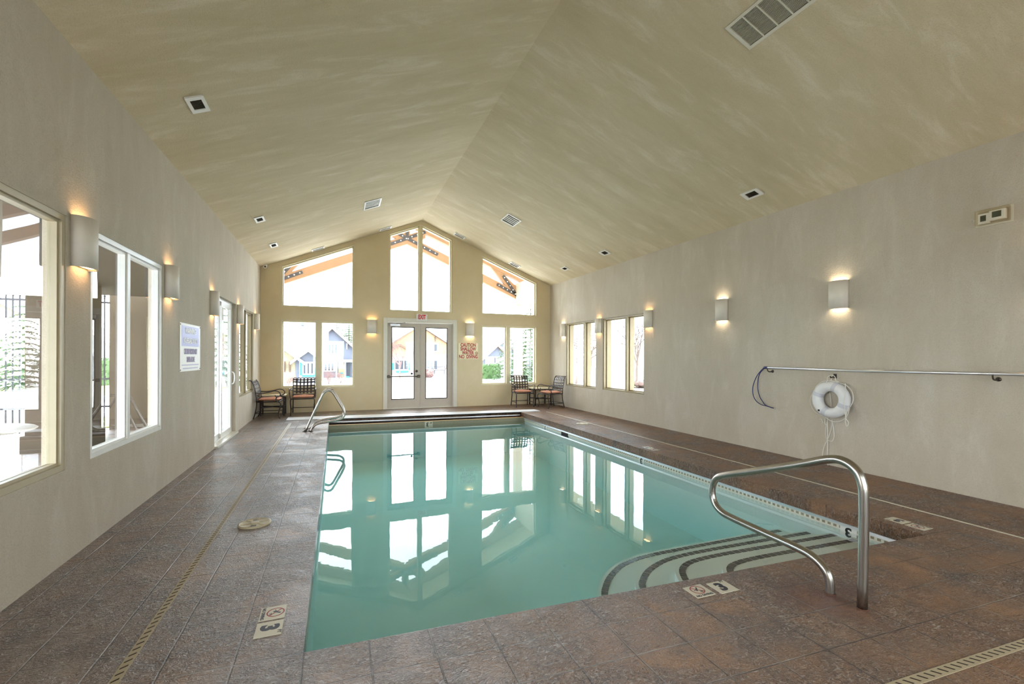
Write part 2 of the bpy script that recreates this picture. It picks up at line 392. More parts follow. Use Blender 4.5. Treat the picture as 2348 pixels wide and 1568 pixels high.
def portal(side, poly, d):
    a0, a1 = min(p[0] for p in poly), max(p[0] for p in poly); b0, b1 = min(p[1] for p in poly), max(p[1] for p in poly)
    l = bpy.data.lights.new('daylight_portal', 'AREA'); l.shape = 'RECTANGLE'; l.size = a1 - a0; l.size_y = b1 - b0; l.cycles.is_portal = True
    o = bpy.data.objects.new('daylight_portal', l); COL.objects.link(o); f = SIDE[side]; o.location = f((a0 + a1) / 2, (b0 + b1) / 2, d)
    nrm = {'L': (1, 0, 0), 'R': (-1, 0, 0), 'F': (0, -1, 0), 'B': (0, 1, 0)}[side]
    o.rotation_euler = Vector(nrm).to_track_quat('-Z', 'Y').to_euler()
    if side in 'LR':   # local x of the light must follow the wall (room y)
        o.rotation_euler = Matrix((Vector((0, 1, 0)), Vector((0, 0, 1)) if nrm[0] < 0 else Vector((0, 0, 1)), -Vector(nrm))).transposed().to_euler()
    PORT.append(o)
def window(n, side, poly, label, deep=True, mull=None, mat=None, step=.034):
    mat = mat or {'F': 'frame_light', 'B': 'frame_light'}.get(side, 'frame_dim' if deep else 'frame')
    """one window: stepped frame, optional mullion splitting it into two sashes, panes of glass"""
    f = SIDE[side]; root = struct('window_%d' % n, label)
    d0, dg, d1 = (.006, .085, .115) if side == 'L' and deep else (.015, .175, .21) if deep else (.005, .055, .085)
    mb = MB(); q = ring(mb, f, poly, step, d0, d1); mb.part('window_frame', mat, root)
    subs = [q]
    if mull:
        m0, m1 = mull
        def cut(pl, lo, hi):      # clip a convex polygon to lo <= a <= hi
            for s, lim in ((1, lo), (-1, hi)):
                out = []
                for i in range(len(pl)):
                    a, b = pl[i - 1], pl[i]; ia, ib = s * (a[0] - lim) >= 0, s * (b[0] - lim) >= 0
                    if ia != ib:
                        t = (lim - a[0]) / (b[0] - a[0]); out.append((lim, a[1] + (b[1] - a[1]) * t))
                    if ib: out.append(b)
                pl = out
            return pl
        mm = cut(q, m0, m1); MB().prism([f(a, b, d0 + .004) for a, b in mm], f(0, 0, d1) - f(0, 0, d0 + .004)).part('window_mullion', mat, root)
        subs = [cut(q, -99, m0), cut(q, m1, 99)]
    for s in subs:
        mb = MB(); g = ring(mb, f, s, .026 if deep else .02, d0 + (.07 if side != 'L' else .03 if deep else .018), d1 - .01); mb.part('window_sash', mat, root)
        MB().prism([f(a, b, dg) for a, b in g], f(0, 0, dg + .012) - f(0, 0, dg)).part('glass_pane', 'glass', root)
    portal(side, poly, TH[side] + .03); return root
W1 = rect(2.555, 4.122, .652, 2.437); W2 = rect(4.47, 6.035, .652, 2.437); W3 = rect(10.283, 11.90, .637, 2.437)
WN = rect(.62, 2.19, .652, 2.437)
wall('wall_left', 'L', [(YB, -.12), (8.345, -.12), (8.345, 2.43), (9.945, 2.43), (9.945, -.12), (YF, -.12), (YF, ZE + .02), (YB, ZE + .02)], [WN, W1, W2, W3], 'wall_side', 'mottled grey stucco wall on the left with the sliding door')
R1 = rect(10.212, 11.83, .617, 2.415); R2 = rect(8.235, 9.885, .635, 2.415)
wall('wall_right', 'R', [(YB, -.12), (YF, -.12), (YF, ZE + .02), (YB, ZE + .02)], [R1, R2], 'wall_side', 'mottled grey stucco wall on the right with the life ring')
UL = [(-1.32, 2.693), (.46, 2.69), (.46, 4.457), (-1.32, 3.737)]
UC = [(1.338, 2.684), (3.127, 2.682), (3.127, 4.826), (XM - .005, 5.183), (1.338, 4.824)]
UR = [(4.008, 2.688), (5.804, 2.685), (5.804, 3.745), (4.008, 4.460)]
LL = rect(-1.322, .47, .622, 2.388); LR = rect(4.008, 5.806, .602, 2.39)
gab = [(XL, -.12), (1.30, -.12), (1.30, 2.405), (3.165, 2.405), (3.165, -.12), (XR, -.12), (XR, ZE), (XM, ZR), (XL, ZE)]
wall('wall_far', 'F', gab, [UL, UC, UR, LL, LR], 'wall_end', 'tan gable wall at the far end with the double door')
BW = [rect(-1.3, .5, .62, 2.4), rect(1.3, 3.1, .3, 2.3), rect(3.9, 5.8, .62, 2.4)]  # unseen openings added to bring fill daylight into the foreground
wall('wall_back', 'B', [(XL, -.12), (XR, -.12), (XR, ZE), (XM, ZR), (XL, ZE)], BW, 'wall_end', 'tan gable wall at the near end behind the viewpoint')
mb = MB()
for x0, x1 in ((XL - .3, XM), (XM, XR + .3)):
    p = [(x0, ceil_z(x0)), (x1, ceil_z(x1)), (x1, ceil_z(x1) + .22), (x0, ceil_z(x0) + .22)]
    mb.prism([(a, YB - .3, b) for a, b in p], (0, YF + .3 - YB + .2, 0))
tag(mb.part('ceiling', 'ceiling', label='vaulted olive plaster ceiling with a ridge'), kind='structure')
window(1, 'L', W1, 'large left window nearest the viewpoint', deep=False, step=.042)
window(2, 'L', W2, 'double window in the left wall between two sconces', deep=False, mull=(5.17, 5.225), mat='frame_white', step=.042)
window(3, 'L', W3, 'double window in the left wall beyond the sliding door', mull=(11.02, 11.08))
window(4, 'R', R1, 'double window in the right wall nearest the corner', mull=(10.815, 10.885))
window(5, 'R', R2, 'double window in the right wall beside the blank stretch', mull=(8.89, 8.965))
window(6, 'F', UL, 'sloped upper window left of the ridge')
window(7, 'F', UC, 'tall peaked window above the double door', mull=(2.181, 2.257))
window(8, 'F', UR, 'sloped upper window right of the ridge')
window(9, 'F', LL, 'double window behind the chair left of the door', mull=(-.481, -.378))
window(10, 'F', LR, 'double window behind the chair right of the door', mull=(4.803, 4.917))
window(11, 'L', WN, 'left window beside the viewpoint', deep=False)
for i, p in enumerate(BW): window(12 + i, 'B', p, 'added unseen window for fill light in the end wall behind the viewpoint')

# double door in the far wall
d1 = struct('door_1', 'pair of glazed greige doors with a panic bar')
mb = MB(); cs = .097
for x0, x1, z0, z1 in ((1.203, 1.30, 0, 2.512), (3.165, 3.262, 0, 2.512), (1.30, 3.165, 2.405, 2.512)): mb.box(x0, x1, YF - .022, YF, z0, z1)
mb.part('door_casing', 'trim', d1, bevel=.004)
mb = MB()
for x0, x1, z0, z1 in ((1.30, 1.312, 0, 2.405), (3.152, 3.165, 0, 2.405), (1.312, 3.152, 2.393, 2.405)): mb.box(x0, x1, YF, YF + WT, z0, z1)
mb.box(1.3, 3.165, YF, YF + WT, -.01, .012); mb.part('door_jamb', 'trim', d1)
for k, (x0, x1, g0, g1) in enumerate(((1.316, 2.232, 1.434, 2.045), (2.238, 3.148, 2.375, 2.985))):
    y0, y1 = YF + .06, YF + .105; to = lambda a, b: Vector((a, y0, b))
    lf = MB(); o = rect(x0, x1, .016, 2.388); h = rect(g0, g1, .26, 2.258)
    lf.holes(o, [h], lambda a, b: Vector((a, y0, b))); lf.holes(o, [h], lambda a, b: Vector((a, y1, b)), rev=True)
    for p in (o, h):
        for i in range(4): (a, b), (c, d) = p[i], p[(i + 1) % 4]; lf.add([(a, y0, b), (c, y0, d), (c, y1, d), (a, y1, b)], [(0, 1, 2, 3)])
    leaf = lf.part('door_leaf', 'door', d1)
    bd = MB(); ring(bd, lambda a, b, d: Vector((a, y0 - .006 + d, b)), rect(g0 - .012, g1 + .012, .248, 2.27), .022, 0, .02); bd.part('glazing_bead', 'dark' if k else 'dark', leaf, local=True)
    MB().box(g0, g1, y0 + .016, y0 + .028, .26, 2.258).part('glass_pane', 'glass', leaf, local=True)
    if k == 0:
        pb = MB(); pb.tube([(1.37, YF - .035, .893), (2.16, YF - .035, .893)], .016, 12); pb.part('panic_bar', 'brass', leaf, local=True)
        for xx in (1.345, 2.165):
            MB().box(xx - .04, xx + .04, YF - .05, y0, .855, .93).part('bar_bracket', 'brass', leaf, local=True, bevel=.012)
        MB().lathe([(0, -.014), (.03, -.014), (.034, 0), (.034, .014)], (2.118, y0 - .012, 1.037), 20, 'y').part('lock_cylinder', 'brass', leaf, local=True)
        MB().box(1.386, 1.657, y0 - .055, y0, 2.29, 2.352).part('door_closer', 'alu', leaf, local=True, bevel=.006)
        MB().bar((1.55, y0 - .03, 2.36), (1.80, YF + .02, 2.392), .02, .008).part('closer_arm', 'brass', leaf, local=True)
        MB().lathe([(0, -.002), (.03, -.002), (.03, .002), (0, .002)], (1.985, y0 + .012, .965), 16, 'y').part('round_sticker', 'ink', leaf, local=True)
    else:
        MB().box(2.225, 2.25, y0 - .012, y0, .02, 2.385).part('astragal', 'door', leaf, local=True)
portal('F', rect(1.3, 3.165, .1, 2.4), WT + .03)

# sliding patio door in the left wall
d2 = struct('door_2', 'white sliding patio door in the left wall')
fL = SIDE['L']; mb = MB(); SD = rect(8.345, 9.945, .0, 2.43); ring(mb, fL, SD, .05, .06, .128); mb.part('door_frame', 'frame_white', d2)
MB().prism([fL(8.345, 0.0, -.05), fL(9.945, 0.0, -.05), fL(9.945, .03, -.05), fL(8.345, .03, -.05)], (-.12, 0, 0)).part('door_sill', 'trim', d2)
for y0, y1, dd in ((8.39, 9.17, .098), (9.10, 9.90, .064)):
    mb = MB(); pl = rect(y0, y1, .05, 2.385); g = ring(mb, fL, pl, .075, dd, dd + .03); pn = mb.part('sliding_panel', 'frame_white', d2)
    MB().prism([fL(a, b, dd + .01) for a, b in g], (-.010, 0, 0)).part('glass_pane', 'glass', pn, local=True)
    if dd == .064:
        hp = [fL(9.855, .92, dd), fL(9.855, .94, dd - .045), fL(9.855, 1.0, dd - .06), fL(9.855, 1.08, dd - .06), fL(9.855, 1.14, dd - .045), fL(9.855, 1.16, dd)]
        MB().tube(smooth_path(hp, 4), .011, 8).part('door_handle', 'frame_white', pn, local=True)
portal('L', SD, .16)

# ------------------------------------------------------------------ deck, pool
WZ = -.195
PA, PB, PC, PD = (-.145, 2.466), (4.53, 2.288), (4.53, 11.19), (-.145, 11.42)
outer = [(XL - .3, YB - .3), (XR + .3, YB - .3), (XR + .3, YF + .3), (XL - .3, YF + .3)]
mb = MB(); hole = [PA, PB, PC, PD]
mb.holes(outer, [hole], lambda a, b: Vector((a, b, 0))); mb.holes(outer, [hole], lambda a, b: Vector((a, b, -.12)), rev=True)
for i in range(4):
    (a, b), (c, d) = hole[i], hole[(i + 1) % 4]; mb.add([(a, b, 0), (c, d, 0), (c, d, -.12), (a, b, -.12)], [(0, 1, 2, 3)])
floor = tag(mb.part('floor', 'deck', label='brown stamped concrete pool deck', fix=False), kind='structure')
pool = thing('swimming_pool', 'rectangular indoor pool of still turquoise water in the brown deck', 'pool')
bx0, bx1 = -.175, 4.56
def ny(x): return 2.4605 - .03807 * x - .03            # near wall line
def fy(x): return 11.082 - .036 * x                     # far wall line
bot = -.98
mb = MB()
cn = [(bx0, ny(bx0)), (bx1, ny(bx1)), (bx1, fy(bx1)), (bx0, fy(bx0))]
mb.add([(a, b, bot) for a, b in cn], [(0, 1, 2, 3)])
tops = {0: -.121, 1: -.19, 2: -.2, 3: -.121}
for i in range(4):
    (a, b), (c, d) = cn[i], cn[(i + 1) % 4]; mb.add([(a, b, bot), (c, d, bot), (c, d, tops[i]), (a, b, tops[i])], [(0, 1, 2, 3)])
mb.part('basin', 'plaster', pool, fix=False)
MB().prism([(bx1 - .012, ny(bx1), -.205), (bx1 - .012, fy(bx1), -.205), (bx1 + .05, fy(bx1), -.205), (bx1 + .05, ny(bx1), -.205)], (0, 0, .056)).part('perforated_tile_band', 'tileband', pool)
MB().prism([(bx1 - .035, ny(bx1), -.150), (bx1 - .035, fy(bx1), -.150), (bx1 + .05, fy(bx1), -.150), (bx1 + .05, ny(bx1), -.150)], (0, 0, .028)).part('cover_track', 'alu', pool, label='white aluminium cover track under the right coping')
MB().prism([(bx0, fy(bx0) - .004, -.28), (bx1, fy(bx1) - .004, -.28), (bx1, fy(bx1) + .05, -.28), (bx0, fy(bx0) + .05, -.28)], (0, 0, .165)).part('waterline_tile', 'stone_tile', pool)
MB().prism([(bx0, fy(bx0) - .010, -.117), (bx1, fy(bx1) - .010, -.117), (bx1, fy(bx1) + .06, -.117), (bx0, fy(bx0) + .06, -.117)], (0, 0, .009)).part('sand_capping', 'sandcap', pool)
mb = MB(); y0 = 11.0                                      # sunken cover vault behind the far wall
mb.add([(bx0, fy(bx0) + .06, -.118), (bx1, fy(bx1) + .06, -.118), (bx1, fy(bx1) + .06, -.5), (bx0, fy(bx0) + .06, -.5), (bx0, 11.75, -.5), (bx1, 11.6, -.5), (bx1, 11.6, -.121), (bx0, 11.75, -.121)], [(0, 1, 2, 3), (3, 2, 5, 4), (4, 5, 6, 7), (0, 3, 4, 7), (1, 6, 5, 2)])
mb.part('cover_vault', 'dark', pool, fix=False)
# water body (slightly larger than the basin so its sides lie in the walls)
e = .02; wv = [(bx0 - e, ny(bx0) - e), (bx1 + e, ny(bx1) - e), (bx1 + e, fy(bx1) + e), (bx0 - e, fy(bx0) + e)]
MB().prism([(a, b, bot - .05) for a, b in wv], (0, 0, WZ - bot + .05)).part('water', 'water', pool)
# four curved entry steps with black tile nosings
ST = [(-.429, [(1.95, 3.07), (1.975, 3.138), (2.037, 3.221), (2.134, 3.328), (2.251, 3.425), (2.385, 3.512), (2.521, 3.562), (2.693, 3.600), (2.85, 3.613), (3.076, 3.617), (3.348, 3.620), (4.56, 3.622)], 1.925),
      (-.342, [(2.217, 2.974), (2.306, 3.084), (2.416, 3.178), (2.559, 3.255), (2.725, 3.311), (2.894, 3.335), (3.10, 3.345), (3.42, 3.343), (4.56, 3.31)], 2.12),
      (-.271, [(2.50, 2.80), (2.519, 2.842), (2.584, 2.953), (2.674, 3.033), (2.793, 3.08), (2.938, 3.098), (3.174, 3.103), (3.513, 3.092), (4.56, 3.052)], 2.42),
      (-.228, [(2.84, 2.70), (2.868, 2.735), (2.927, 2.803), (3.02, 2.848), (3.152, 2.868), (3.35, 2.872), (3.95, 2.850), (4.56, 2.825)], 2.82)]
for z, pts, xs in ST:
    p = [Vector((a, b, 0)) for a, b in pts]; first = [Vector((xs, ny(xs), 0))] if ny(xs) < p[0].y else []
    path = smooth_path(first + p, 5)
    # resample evenly
    ev = [path[0]]; acc = 0; st = .07
    for a, b in zip(path, path[1:]):
        L = (b - a).length; s = st - acc
        while s <= L: ev.append(a + (b - a) * (s / L)); s += st
        acc = (acc + L) % st if s > L else acc
        acc = L - (s - st)
    ev.append(path[-1])
    def off(i, w):
        d = (ev[min(i + 1, len(ev) - 1)] - ev[max(i - 1, 0)]).normalized(); return ev[i] + Vector((d.y, -d.x, 0)) * w
    edge = [off(i, -.03) for i in range(len(ev))]
    mb = MB(); n = len(edge); base = [Vector((q.x, ny(q.x), 0)) for q in edge]
    tv = [(q.x, q.y, z) for q in edge]; bv = [(q.x, q.y, bot) for q in edge]; nv = [(max(q.x, 0) if q.x > xs else xs, ny(q.x), z) for q in edge]
    mb.add(tv + bv + nv, [(i, i + 1, n + i + 1, n + i) for i in range(n - 1)] + [(2 * n + i, 2 * n + i + 1, i + 1, i) for i in range(n - 1)])
    step = mb.part('entry_step', 'plaster', pool, fix=False)
    mb = MB(); zz = z + .003
    for i in range(1, n - 2):
        if ev[i + 1].y < ny(ev[i + 1].x): continue
        a0, a1, b0, b1 = off(i, 0), off(i + 1, 0), off(i, .052), off(i + 1, .052); k = .085
        a0, a1 = a0.lerp(a1, k), a1.lerp(a0, k); b0, b1 = b0.lerp(b1, k), b1.lerp(b0, k)
        mb.prism([(q.x, q.y, zz - .006) for q in (a0, a1, b1, b0)], (0, 0, .006))
    mb.part('nosing_tile', 'nosing', step, local=True)
# skimmer mouth in the right wall
a, b = onX(1287, 988, bx1 - .012), onX(1302.5, 993, bx1 - .012)
MB().box(bx1 - .0135, bx1 + .03, min(a.y, b.y), max(a.y, b.y), -.25, -.152).part('skimmer_mouth', 'dark', pool)
for (u, v), lab in (((1945, 1205), None), ((1470.5, 1047.5), None), ((1250, 977.5), None)):
    c = onX(u, v, bx1 - .015); tl = MB().box(bx1 - .016, bx1 + .02, c.y - .075, c.y + .075, -.25, -.151).part('waterline_marker', 'white', pool)
    text('3', .12, 'black', tl, (bx1 - .0165, c.y, -.198), (0, 1, 0), (0, 0, -1), 1.1, .004, 'numeral')
c = onY(983, 969, fy(2.2)); x0 = c.x
tl = MB().box(x0 - .095, x0 + .095, fy(x0) - .010, fy(x0) + .02, -.26, -.1175).part('waterline_marker', 'tile_cream', pool)
text('3', .13, 'black', tl, (x0 - .03, fy(x0) - .012, -.182), (-1, 0, 0), (0, 0, -1), 1.0, .004, 'numeral'); text('FT', .055, 'black', tl, (x0 + .055, fy(x0) - .012, -.16), (1, 0, 0), (0, 0, 1), .8, .002, 'lettering')
# aluminium lid of the cover box
lid = thing('cover_box_lid', 'long white aluminium lid across the far end of the pool', 'cover', (2.0, 11.5, 0))
MB().prism([(-1.044, 11.375, .004), (5.059, 11.06, .004), (5.059, 11.44, .004), (-1.044, 11.86, .004)], (0, 0, .014)).part('lid_panel', 'lidwhite', lid)
MB().prism([(-.14, 11.33, -.016), (4.52, 11.085, -.016), (4.52, 11.10, -.016), (-.14, 11.345, -.016)], (0, 0, .02)).part('front_lip', 'dark', lid)
rl = thing('cover_roller', 'dark pool cover rolled up under the white lid', 'cover', (2.2, 11.4, -.3))
MB().tube([(-.12, 11.42, -.26), (4.5, 11.22, -.26)], .12, 20).part('rolled_cover', 'bronze', rl)
MB().tube([(-.12, 11.325, -.075), (4.5, 11.095, -.075)], .018, 12).part('leading_bar', 'lidwhite', rl)

# linear deck drains
def drain(name, label, a, b, w, pitch=.048):
    a, b = Vector(a), Vector(b); d = (b - a); L = d.length; d.normalize(); nx = Vector((d.y, -d.x, 0)); r = thing(name, label, 'drain', tuple((a + b) / 2))
    MB().prism([a + nx * w / 2, b + nx * w / 2, b - nx * w / 2, a - nx * w / 2], (0, 0, .003)).part('drain_cover', 'drain', r)
    mb = MB(); k = pitch
    while k < L - pitch:
        c = a + d * k; s = nx * w * .30; sk = d * w * .22; t = d * .005
        mb.prism([c + s + sk - t, c + s + sk + t, c - s - sk + t, c - s - sk - t], (0, 0, .0042)); k += pitch
    mb.part('drain_slots', 'drain_slot', r); return r
drain('deck_drain', 'tan slotted drain strip running along the left deck', (-.92, 1.2, 0), (-.92, 10.9, 0), .044)
drain('deck_drain', 'tan slotted drain strip crossing the deck in the near right corner', (.2, 1.37, 0), (5.1, 1.16, 0), .05)
r = thing('deck_drain', 'thin pale drain line along the right deck beside the wall', 'drain', (5.2, 6, 0))
MB().prism([(5.19, 1.2, 0), (5.215, 1.2, 0), (5.205, 10.95, 0), (5.18, 10.95, 0)], (0, 0, .003)).part('drain_cover', 'tile_cream', r)
# skimmer lids
def skimmer(loc, label):
    r = thing('skimmer_lid', label, 'lid', loc, group='round skimmer lids')
    MB().lathe([(.128, 0), (.128, .010), (.118, .014), (.112, .011), (.09, .009), (.04, .010), (0, .011)], (0, 0, 0), 36).part('lid', 'skim', r, local=True)
    for a in (0, PI): MB().box(-.022, .022, .062, .084, .008, .0112, Matrix.Rotation(a, 4, 'Z')).part('finger_hole', 'black', r, local=True)
    mb = MB(); mb.lathe([(.036, .009), (.036, .014), (.030, .015), (0, .015)], (0, 0, 0), 20)
    for a in range(6): mb.box(.036, .108, -.003, .003, .008, .0135, Matrix.Rotation(a * PI / 3 + .26, 4, 'Z'))
    mb.part('hub', 'skim', r, local=True); return r
sk = skimmer((-.655, 4.50, 0), 'round tan skimmer lid on the left deck beside the drain strip')
dup(sk, (4.985, 8.70, 0), .4, 'round tan skimmer lid on the right deck under the windows')

# depth and no-diving tiles; 'up' points to the pool
def marker(kind, c, up, label):
    up = Vector(up); rt = up.cross(Vector((0, 0, 1))); c = Vector((c[0], c[1], 0)); w, h = .14, .13
    r = thing('depth_marker' if kind == '3' else 'no_diving_marker', label, 'marker tile', tuple(c))
    MB().prism([c + rt * (i * w / 2) + up * (j * h / 2) for i, j in ((-1, -1), (1, -1), (1, 1), (-1, 1))], (0, 0, .003)).part('tile', 'tile_cream', r)
    z = Vector((0, 0, .0032))
    if kind == '3':
        text('3', .118, 'ink', r, c + z - rt * .008 - up * .002, rt, up, 1.0, .0065, 'numeral', .0006)
        text('FT', .026, 'ink', r, c + z + rt * .042 + up * .052, rt, up, 1.0, .0005, 'lettering', .0006)
    else:
        q = c + up * .014 + z; mb = MB(); mb.torus((0, 0, 0), .043, .0035, 'z', 36, 6); mb.v = [q + rt * p.x + up * p.y + Vector((0, 0, p.z * .25)) for p in mb.v]
        mb.part('prohibition_ring', 'red_ink', r)
        MB().bar(q - rt * .029 + up * .029, q + rt * .029 - up * .029, .006, .0012).part('slash', 'red_ink', r)
        mb = MB(); mb.bar(q + rt * .012 + up * .026, q - rt * .012 - up * .012, .009, .0016); mb.bar(q - rt * .028 - up * .004, q - rt * .005 + up * .004, .004, .0015)
        mb.bar(q + rt * .004 - up * .022, q + rt * .026 - up * .020, .004, .0015); mb.bar(q + rt * .006 - up * .028, q + rt * .022 - up * .027, .003, .0015)
        mb.part('diver_pictogram', 'ink', r)
        text('NO DIVING', .025, 'ink', r, c + z - up * .050, rt, up, .95, .0008, 'lettering', .0006)
marker('x', (-.33, 2.903), (1, 0, 0), 'worn no diving tile set in the left deck by the near pool corner')
marker('3', (-.33, 2.741), (1, 0, 0), 'three foot depth tile in the left deck by the near pool corner')
marker('x', (2.115, 2.237), (0, 1, 0), 'no diving tile in the near deck beside the pool steps')
marker('3', (2.294, 2.226), (0, 1, 0), 'three foot depth tile in the near deck beside the pool steps')
marker('3', (4.703, 2.580), (-1, 0, 0), 'three foot depth tile in the right deck behind the grab rail post')
marker('x', (4.70, 2.419), (-1, 0, 0), 'faded no diving tile in the right deck behind the grab rail post')
marker('3', (4.68, 6.072), (-1, 0, 0), 'small pale depth tile halfway along the right pool edge')
marker('x', (4.68, 5.915), (-1, 0, 0), 'small pale no diving tile halfway along the right pool edge')

# ------------------------------------------------------------------ grab rails
def round_path(pts, rad, n=8):
    pts = [Vector(p) for p in pts]; out = [pts[0]]
    for i in range(1, len(pts) - 1):
        a, b, c = pts[i - 1], pts[i], pts[i + 1]; r = rad[i] if isinstance(rad, (list, tuple)) else rad
        u, w = (a - b).normalized(), (c - b).normalized(); ang = u.angle(w); t = min(r / math.tan(ang / 2), (a - b).length * .49, (c - b).length * .49)
        p0, p1 = b + u * t, b + w * t
        for k in range(n + 1):
            s = k / n; out.append((p0 * (1 - s) + b * s) * (1 - s) + (b * (1 - s) + p1 * s) * s)
    return out + [pts[-1]]
RXX = 2.856
gr = thing('grab_rail', 'large brushed steel figure-four grab rail beside the near pool steps', 'handrail', (RXX, 1.84, 0))
yz = [(1.742, -.02), (1.738, .865), (2.905, .472), (2.905, .255), (1.985, .190), (1.928, .06), (1.928, -.02)]
yz = [(1.744, -.01), (1.738, .64), (1.745, .72), (1.770, .785), (1.815, .823), (1.868, .838), (1.925, .832), (2.142, .749), (2.488, .624), (2.75, .530), (2.815, .500), (2.858, .455), (2.879, .395), (2.877, .335), (2.855, .285), (2.82, .252), (2.765, .229), (2.68, .220), (2.393, .207), (2.12, .197), (2.05, .187), (1.99, .160), (1.950, .122), (1.932, .075), (1.928, -.01)]
MB().tube(smooth_path([(RXX, a, b) for a, b in yz], 5), .0262, 20).part('rail_tube', 'steel', gr)
for yy in (1.744, 1.928): MB().lathe([(.031, .001), (.030, .003), (.0275, .005), (.0268, .008)], (RXX, yy, 0), 20).part('rust_stained_flange', 'rust', gr)
fr_ = thing('grab_rail', 'nearer of the two polished steel ladder rails at the far left pool edge', 'handrail', (-.5, 9.61, 0), group='far ladder rails')
xz = [(-.556, -.01), (-.40, .358), (-.265, .655), (-.222, .738), (-.178, .775), (-.125, .783), (-.075, .760), (-.04, .715), (.044, .567), (.138, .392), (.156, .316), (.140, .262), (.10, .222), (.027, .198), (-.175, .172), (-.305, .150), (-.37, .122), (-.425, .075), (-.459, -.01)]
MB().tube(smooth_path([(a, 9.61, b) for a, b in xz], 4), .0225, 16).part('rail_tube', 'steel', fr_)
for xx in (-.554, -.459): MB().lathe([(.05, .001), (.05, .006), (.03, .014), (.026, .02)], (xx, 9.61, 0), 18).part('bronze_flange', 'brass', fr_)
dup(fr_, (-.5, 10.03, 0), 0, 'farther of the two polished steel ladder rails at the far left pool edge')

# ------------------------------------------------------------------ wall sconces
def make_sconce(name_, label, loc, rz, bulb, grp):
    """half-cylinder uplight/downlight; local frame: wall plane y=0, lamp sticks out to -y, base at its bottom"""
    r = thing('wall_sconce', label, 'wall lamp', loc, rz, grp); W, Dp, Hh, n = .124, .098, .368, 22
    o_ = [(-W * math.cos(PI * k / n), -Dp * (math.sin(PI * k / n) ** .72)) for k in range(n + 1)]; i_ = [(x * .93, y * .91) for x, y in o_]
    mb = MB(); N = n + 1
    vs = [(x, y, z) for z in (0, Hh) for x, y in o_] + [(x, y, z) for z in (0, Hh) for x, y in i_]
    f = []; 
    for k in range(n): f += [(k, k + 1, N + k + 1, N + k)]
    mb.add(vs, f, True); f2 = []
    for k in range(n): f2 += [(2 * N + k + 1, 2 * N + k, 3 * N + k, 3 * N + k + 1)]
    o0 = 0; mb.f += f2; mb.sm += [True] * len(f2)
    for k in range(n): mb.f += [(k + 1, k, 2 * N + k, 2 * N + k + 1), (N + k, N + k + 1, 3 * N + k + 1, 3 * N + k)]; mb.sm += [False, False]
    mb.f += [(0, N, 3 * N, 2 * N), (n, 2 * N + n, 3 * N + n, N + n)]; mb.sm += [False, False]
    mb.part('shade', 'sconce', r, local=True, fix=False)
    MB().box(-W * .9, W * .9, -.012, -.001, .012, Hh - .012).part('back_plate', 'sconce', r, local=True)
    for z, nm in ((.016, 'lower_diffuser'), (Hh - .022, 'upper_diffuser')):
        MB().prism([(x * .88, y * .86 - .004, z) for x, y in o_], (0, 0, .006)).part(nm, bulb, r, local=True)
    return r
ZS = 2.068
s0 = make_sconce('s', 'white half-round sconce between the two nearest left windows, amber glow', (XL, 4.302, ZS + .03), PI / 2, 'bulb_amber', 'left wall sconces')
for y, dz, lab in ((6.215, .03, 'white sconce between the double left window and the blue warning poster'), (8.16, 0, 'white sconce over the near edge of the sliding door'),
               (10.165, 0, 'white sconce between the sliding door and the far left window'), (12.142, 0, 'small white sconce on the left wall closest to the corner')):
    dup(s0, (XL, y, ZS + dz), PI / 2, lab)
a0 = make_sconce('s', 'white sconce over the near edge of the right windows, strong amber glow', (XR, 8.072, ZS + .015), -PI / 2, 'bulb_amber', 'right wall sconces')
dup(a0, (XR, 10.06, ZS - .01), -PI / 2, 'white sconce between the two right wall windows')
b0 = make_sconce('s', 'largest white sconce on the right wall, above the life ring, warm white glow', (XR, 4.108, ZS + .04), -PI / 2, 'bulb_warm', 'right wall sconces')
dup(b0, (XR, 6.08, ZS + .02), -PI / 2, 'white sconce on the bare right wall left of the life ring, above the blue hook')
dup(b0, (XR, 12.012, ZS - .015), -PI / 2, 'small white sconce on the right wall closest to the corner')
dup(a0, (XR, 2.13, ZS + .04), -PI / 2, 'amber lit sconce on the right wall nearer than the thermostat')
dup(a0, (.898, YF, ZS), 0, 'amber lit sconce on the end wall left of the double door', 'end wall sconces')
dup(b0, (3.648, YF, ZS - .012), 0, 'warm white sconce on the end wall above the red caution sign', 'end wall sconces')

# ------------------------------------------------------------------ signs and small wall fittings
ex = thing('exit_sign', 'white exit sign with red letters above the double door', 'sign', (2.243, YF, 2.455))
MB().box(2.09, 2.396, YF - .05, YF - .001, 2.457, 2.643).part('housing', 'white', ex, bevel=.018)
text('EXIT', .172, 'exit_red', ex, (2.245, YF - .052, 2.55), (1, 0, 0), (0, 0, 1), .60, .006)
MB().box(2.112, 2.13, YF - .053, YF - .048, 2.49, 2.61).part('side_panel', 'strap', ex)
ca = thing('caution_sign', 'cream sign with red caution shallow water no diving lettering', 'sign', (3.6, YF, 1.38))
MB().box(3.303, 3.90, YF - .008, YF - .001, 1.382, 1.842).part('board', 'signcream', ca, bevel=.002)
for body, z, x, sx in (('CAUTION', 1.783, 3.60, .72), ('SHALLOW', 1.669, 3.60, .70), ('WATER', 1.556, 3.592, .72), ('NO  DIVING', 1.443, 3.606, .72)):
    text(body, .142, 'red', ca, (x, YF - .009, z), (1, 0, 0), (0, 0, 1), sx, .004)
mb = MB(); mb.torus((3.852, YF - .0095, 1.552), .040, .005, 'y', 30, 6); mb.bar((3.823, YF - .0095, 1.581), (3.881, YF - .0095, 1.523), .003, .008, (1, 0, 1)); mb.part('no_diving_symbol', 'red', ca)
mb = MB(); mb.bar((3.832, YF - .0095, 1.535), (3.868, YF - .0095, 1.566), .003, .009, (1, 0, -1)); mb.part('diver_pictogram', 'ink', ca)
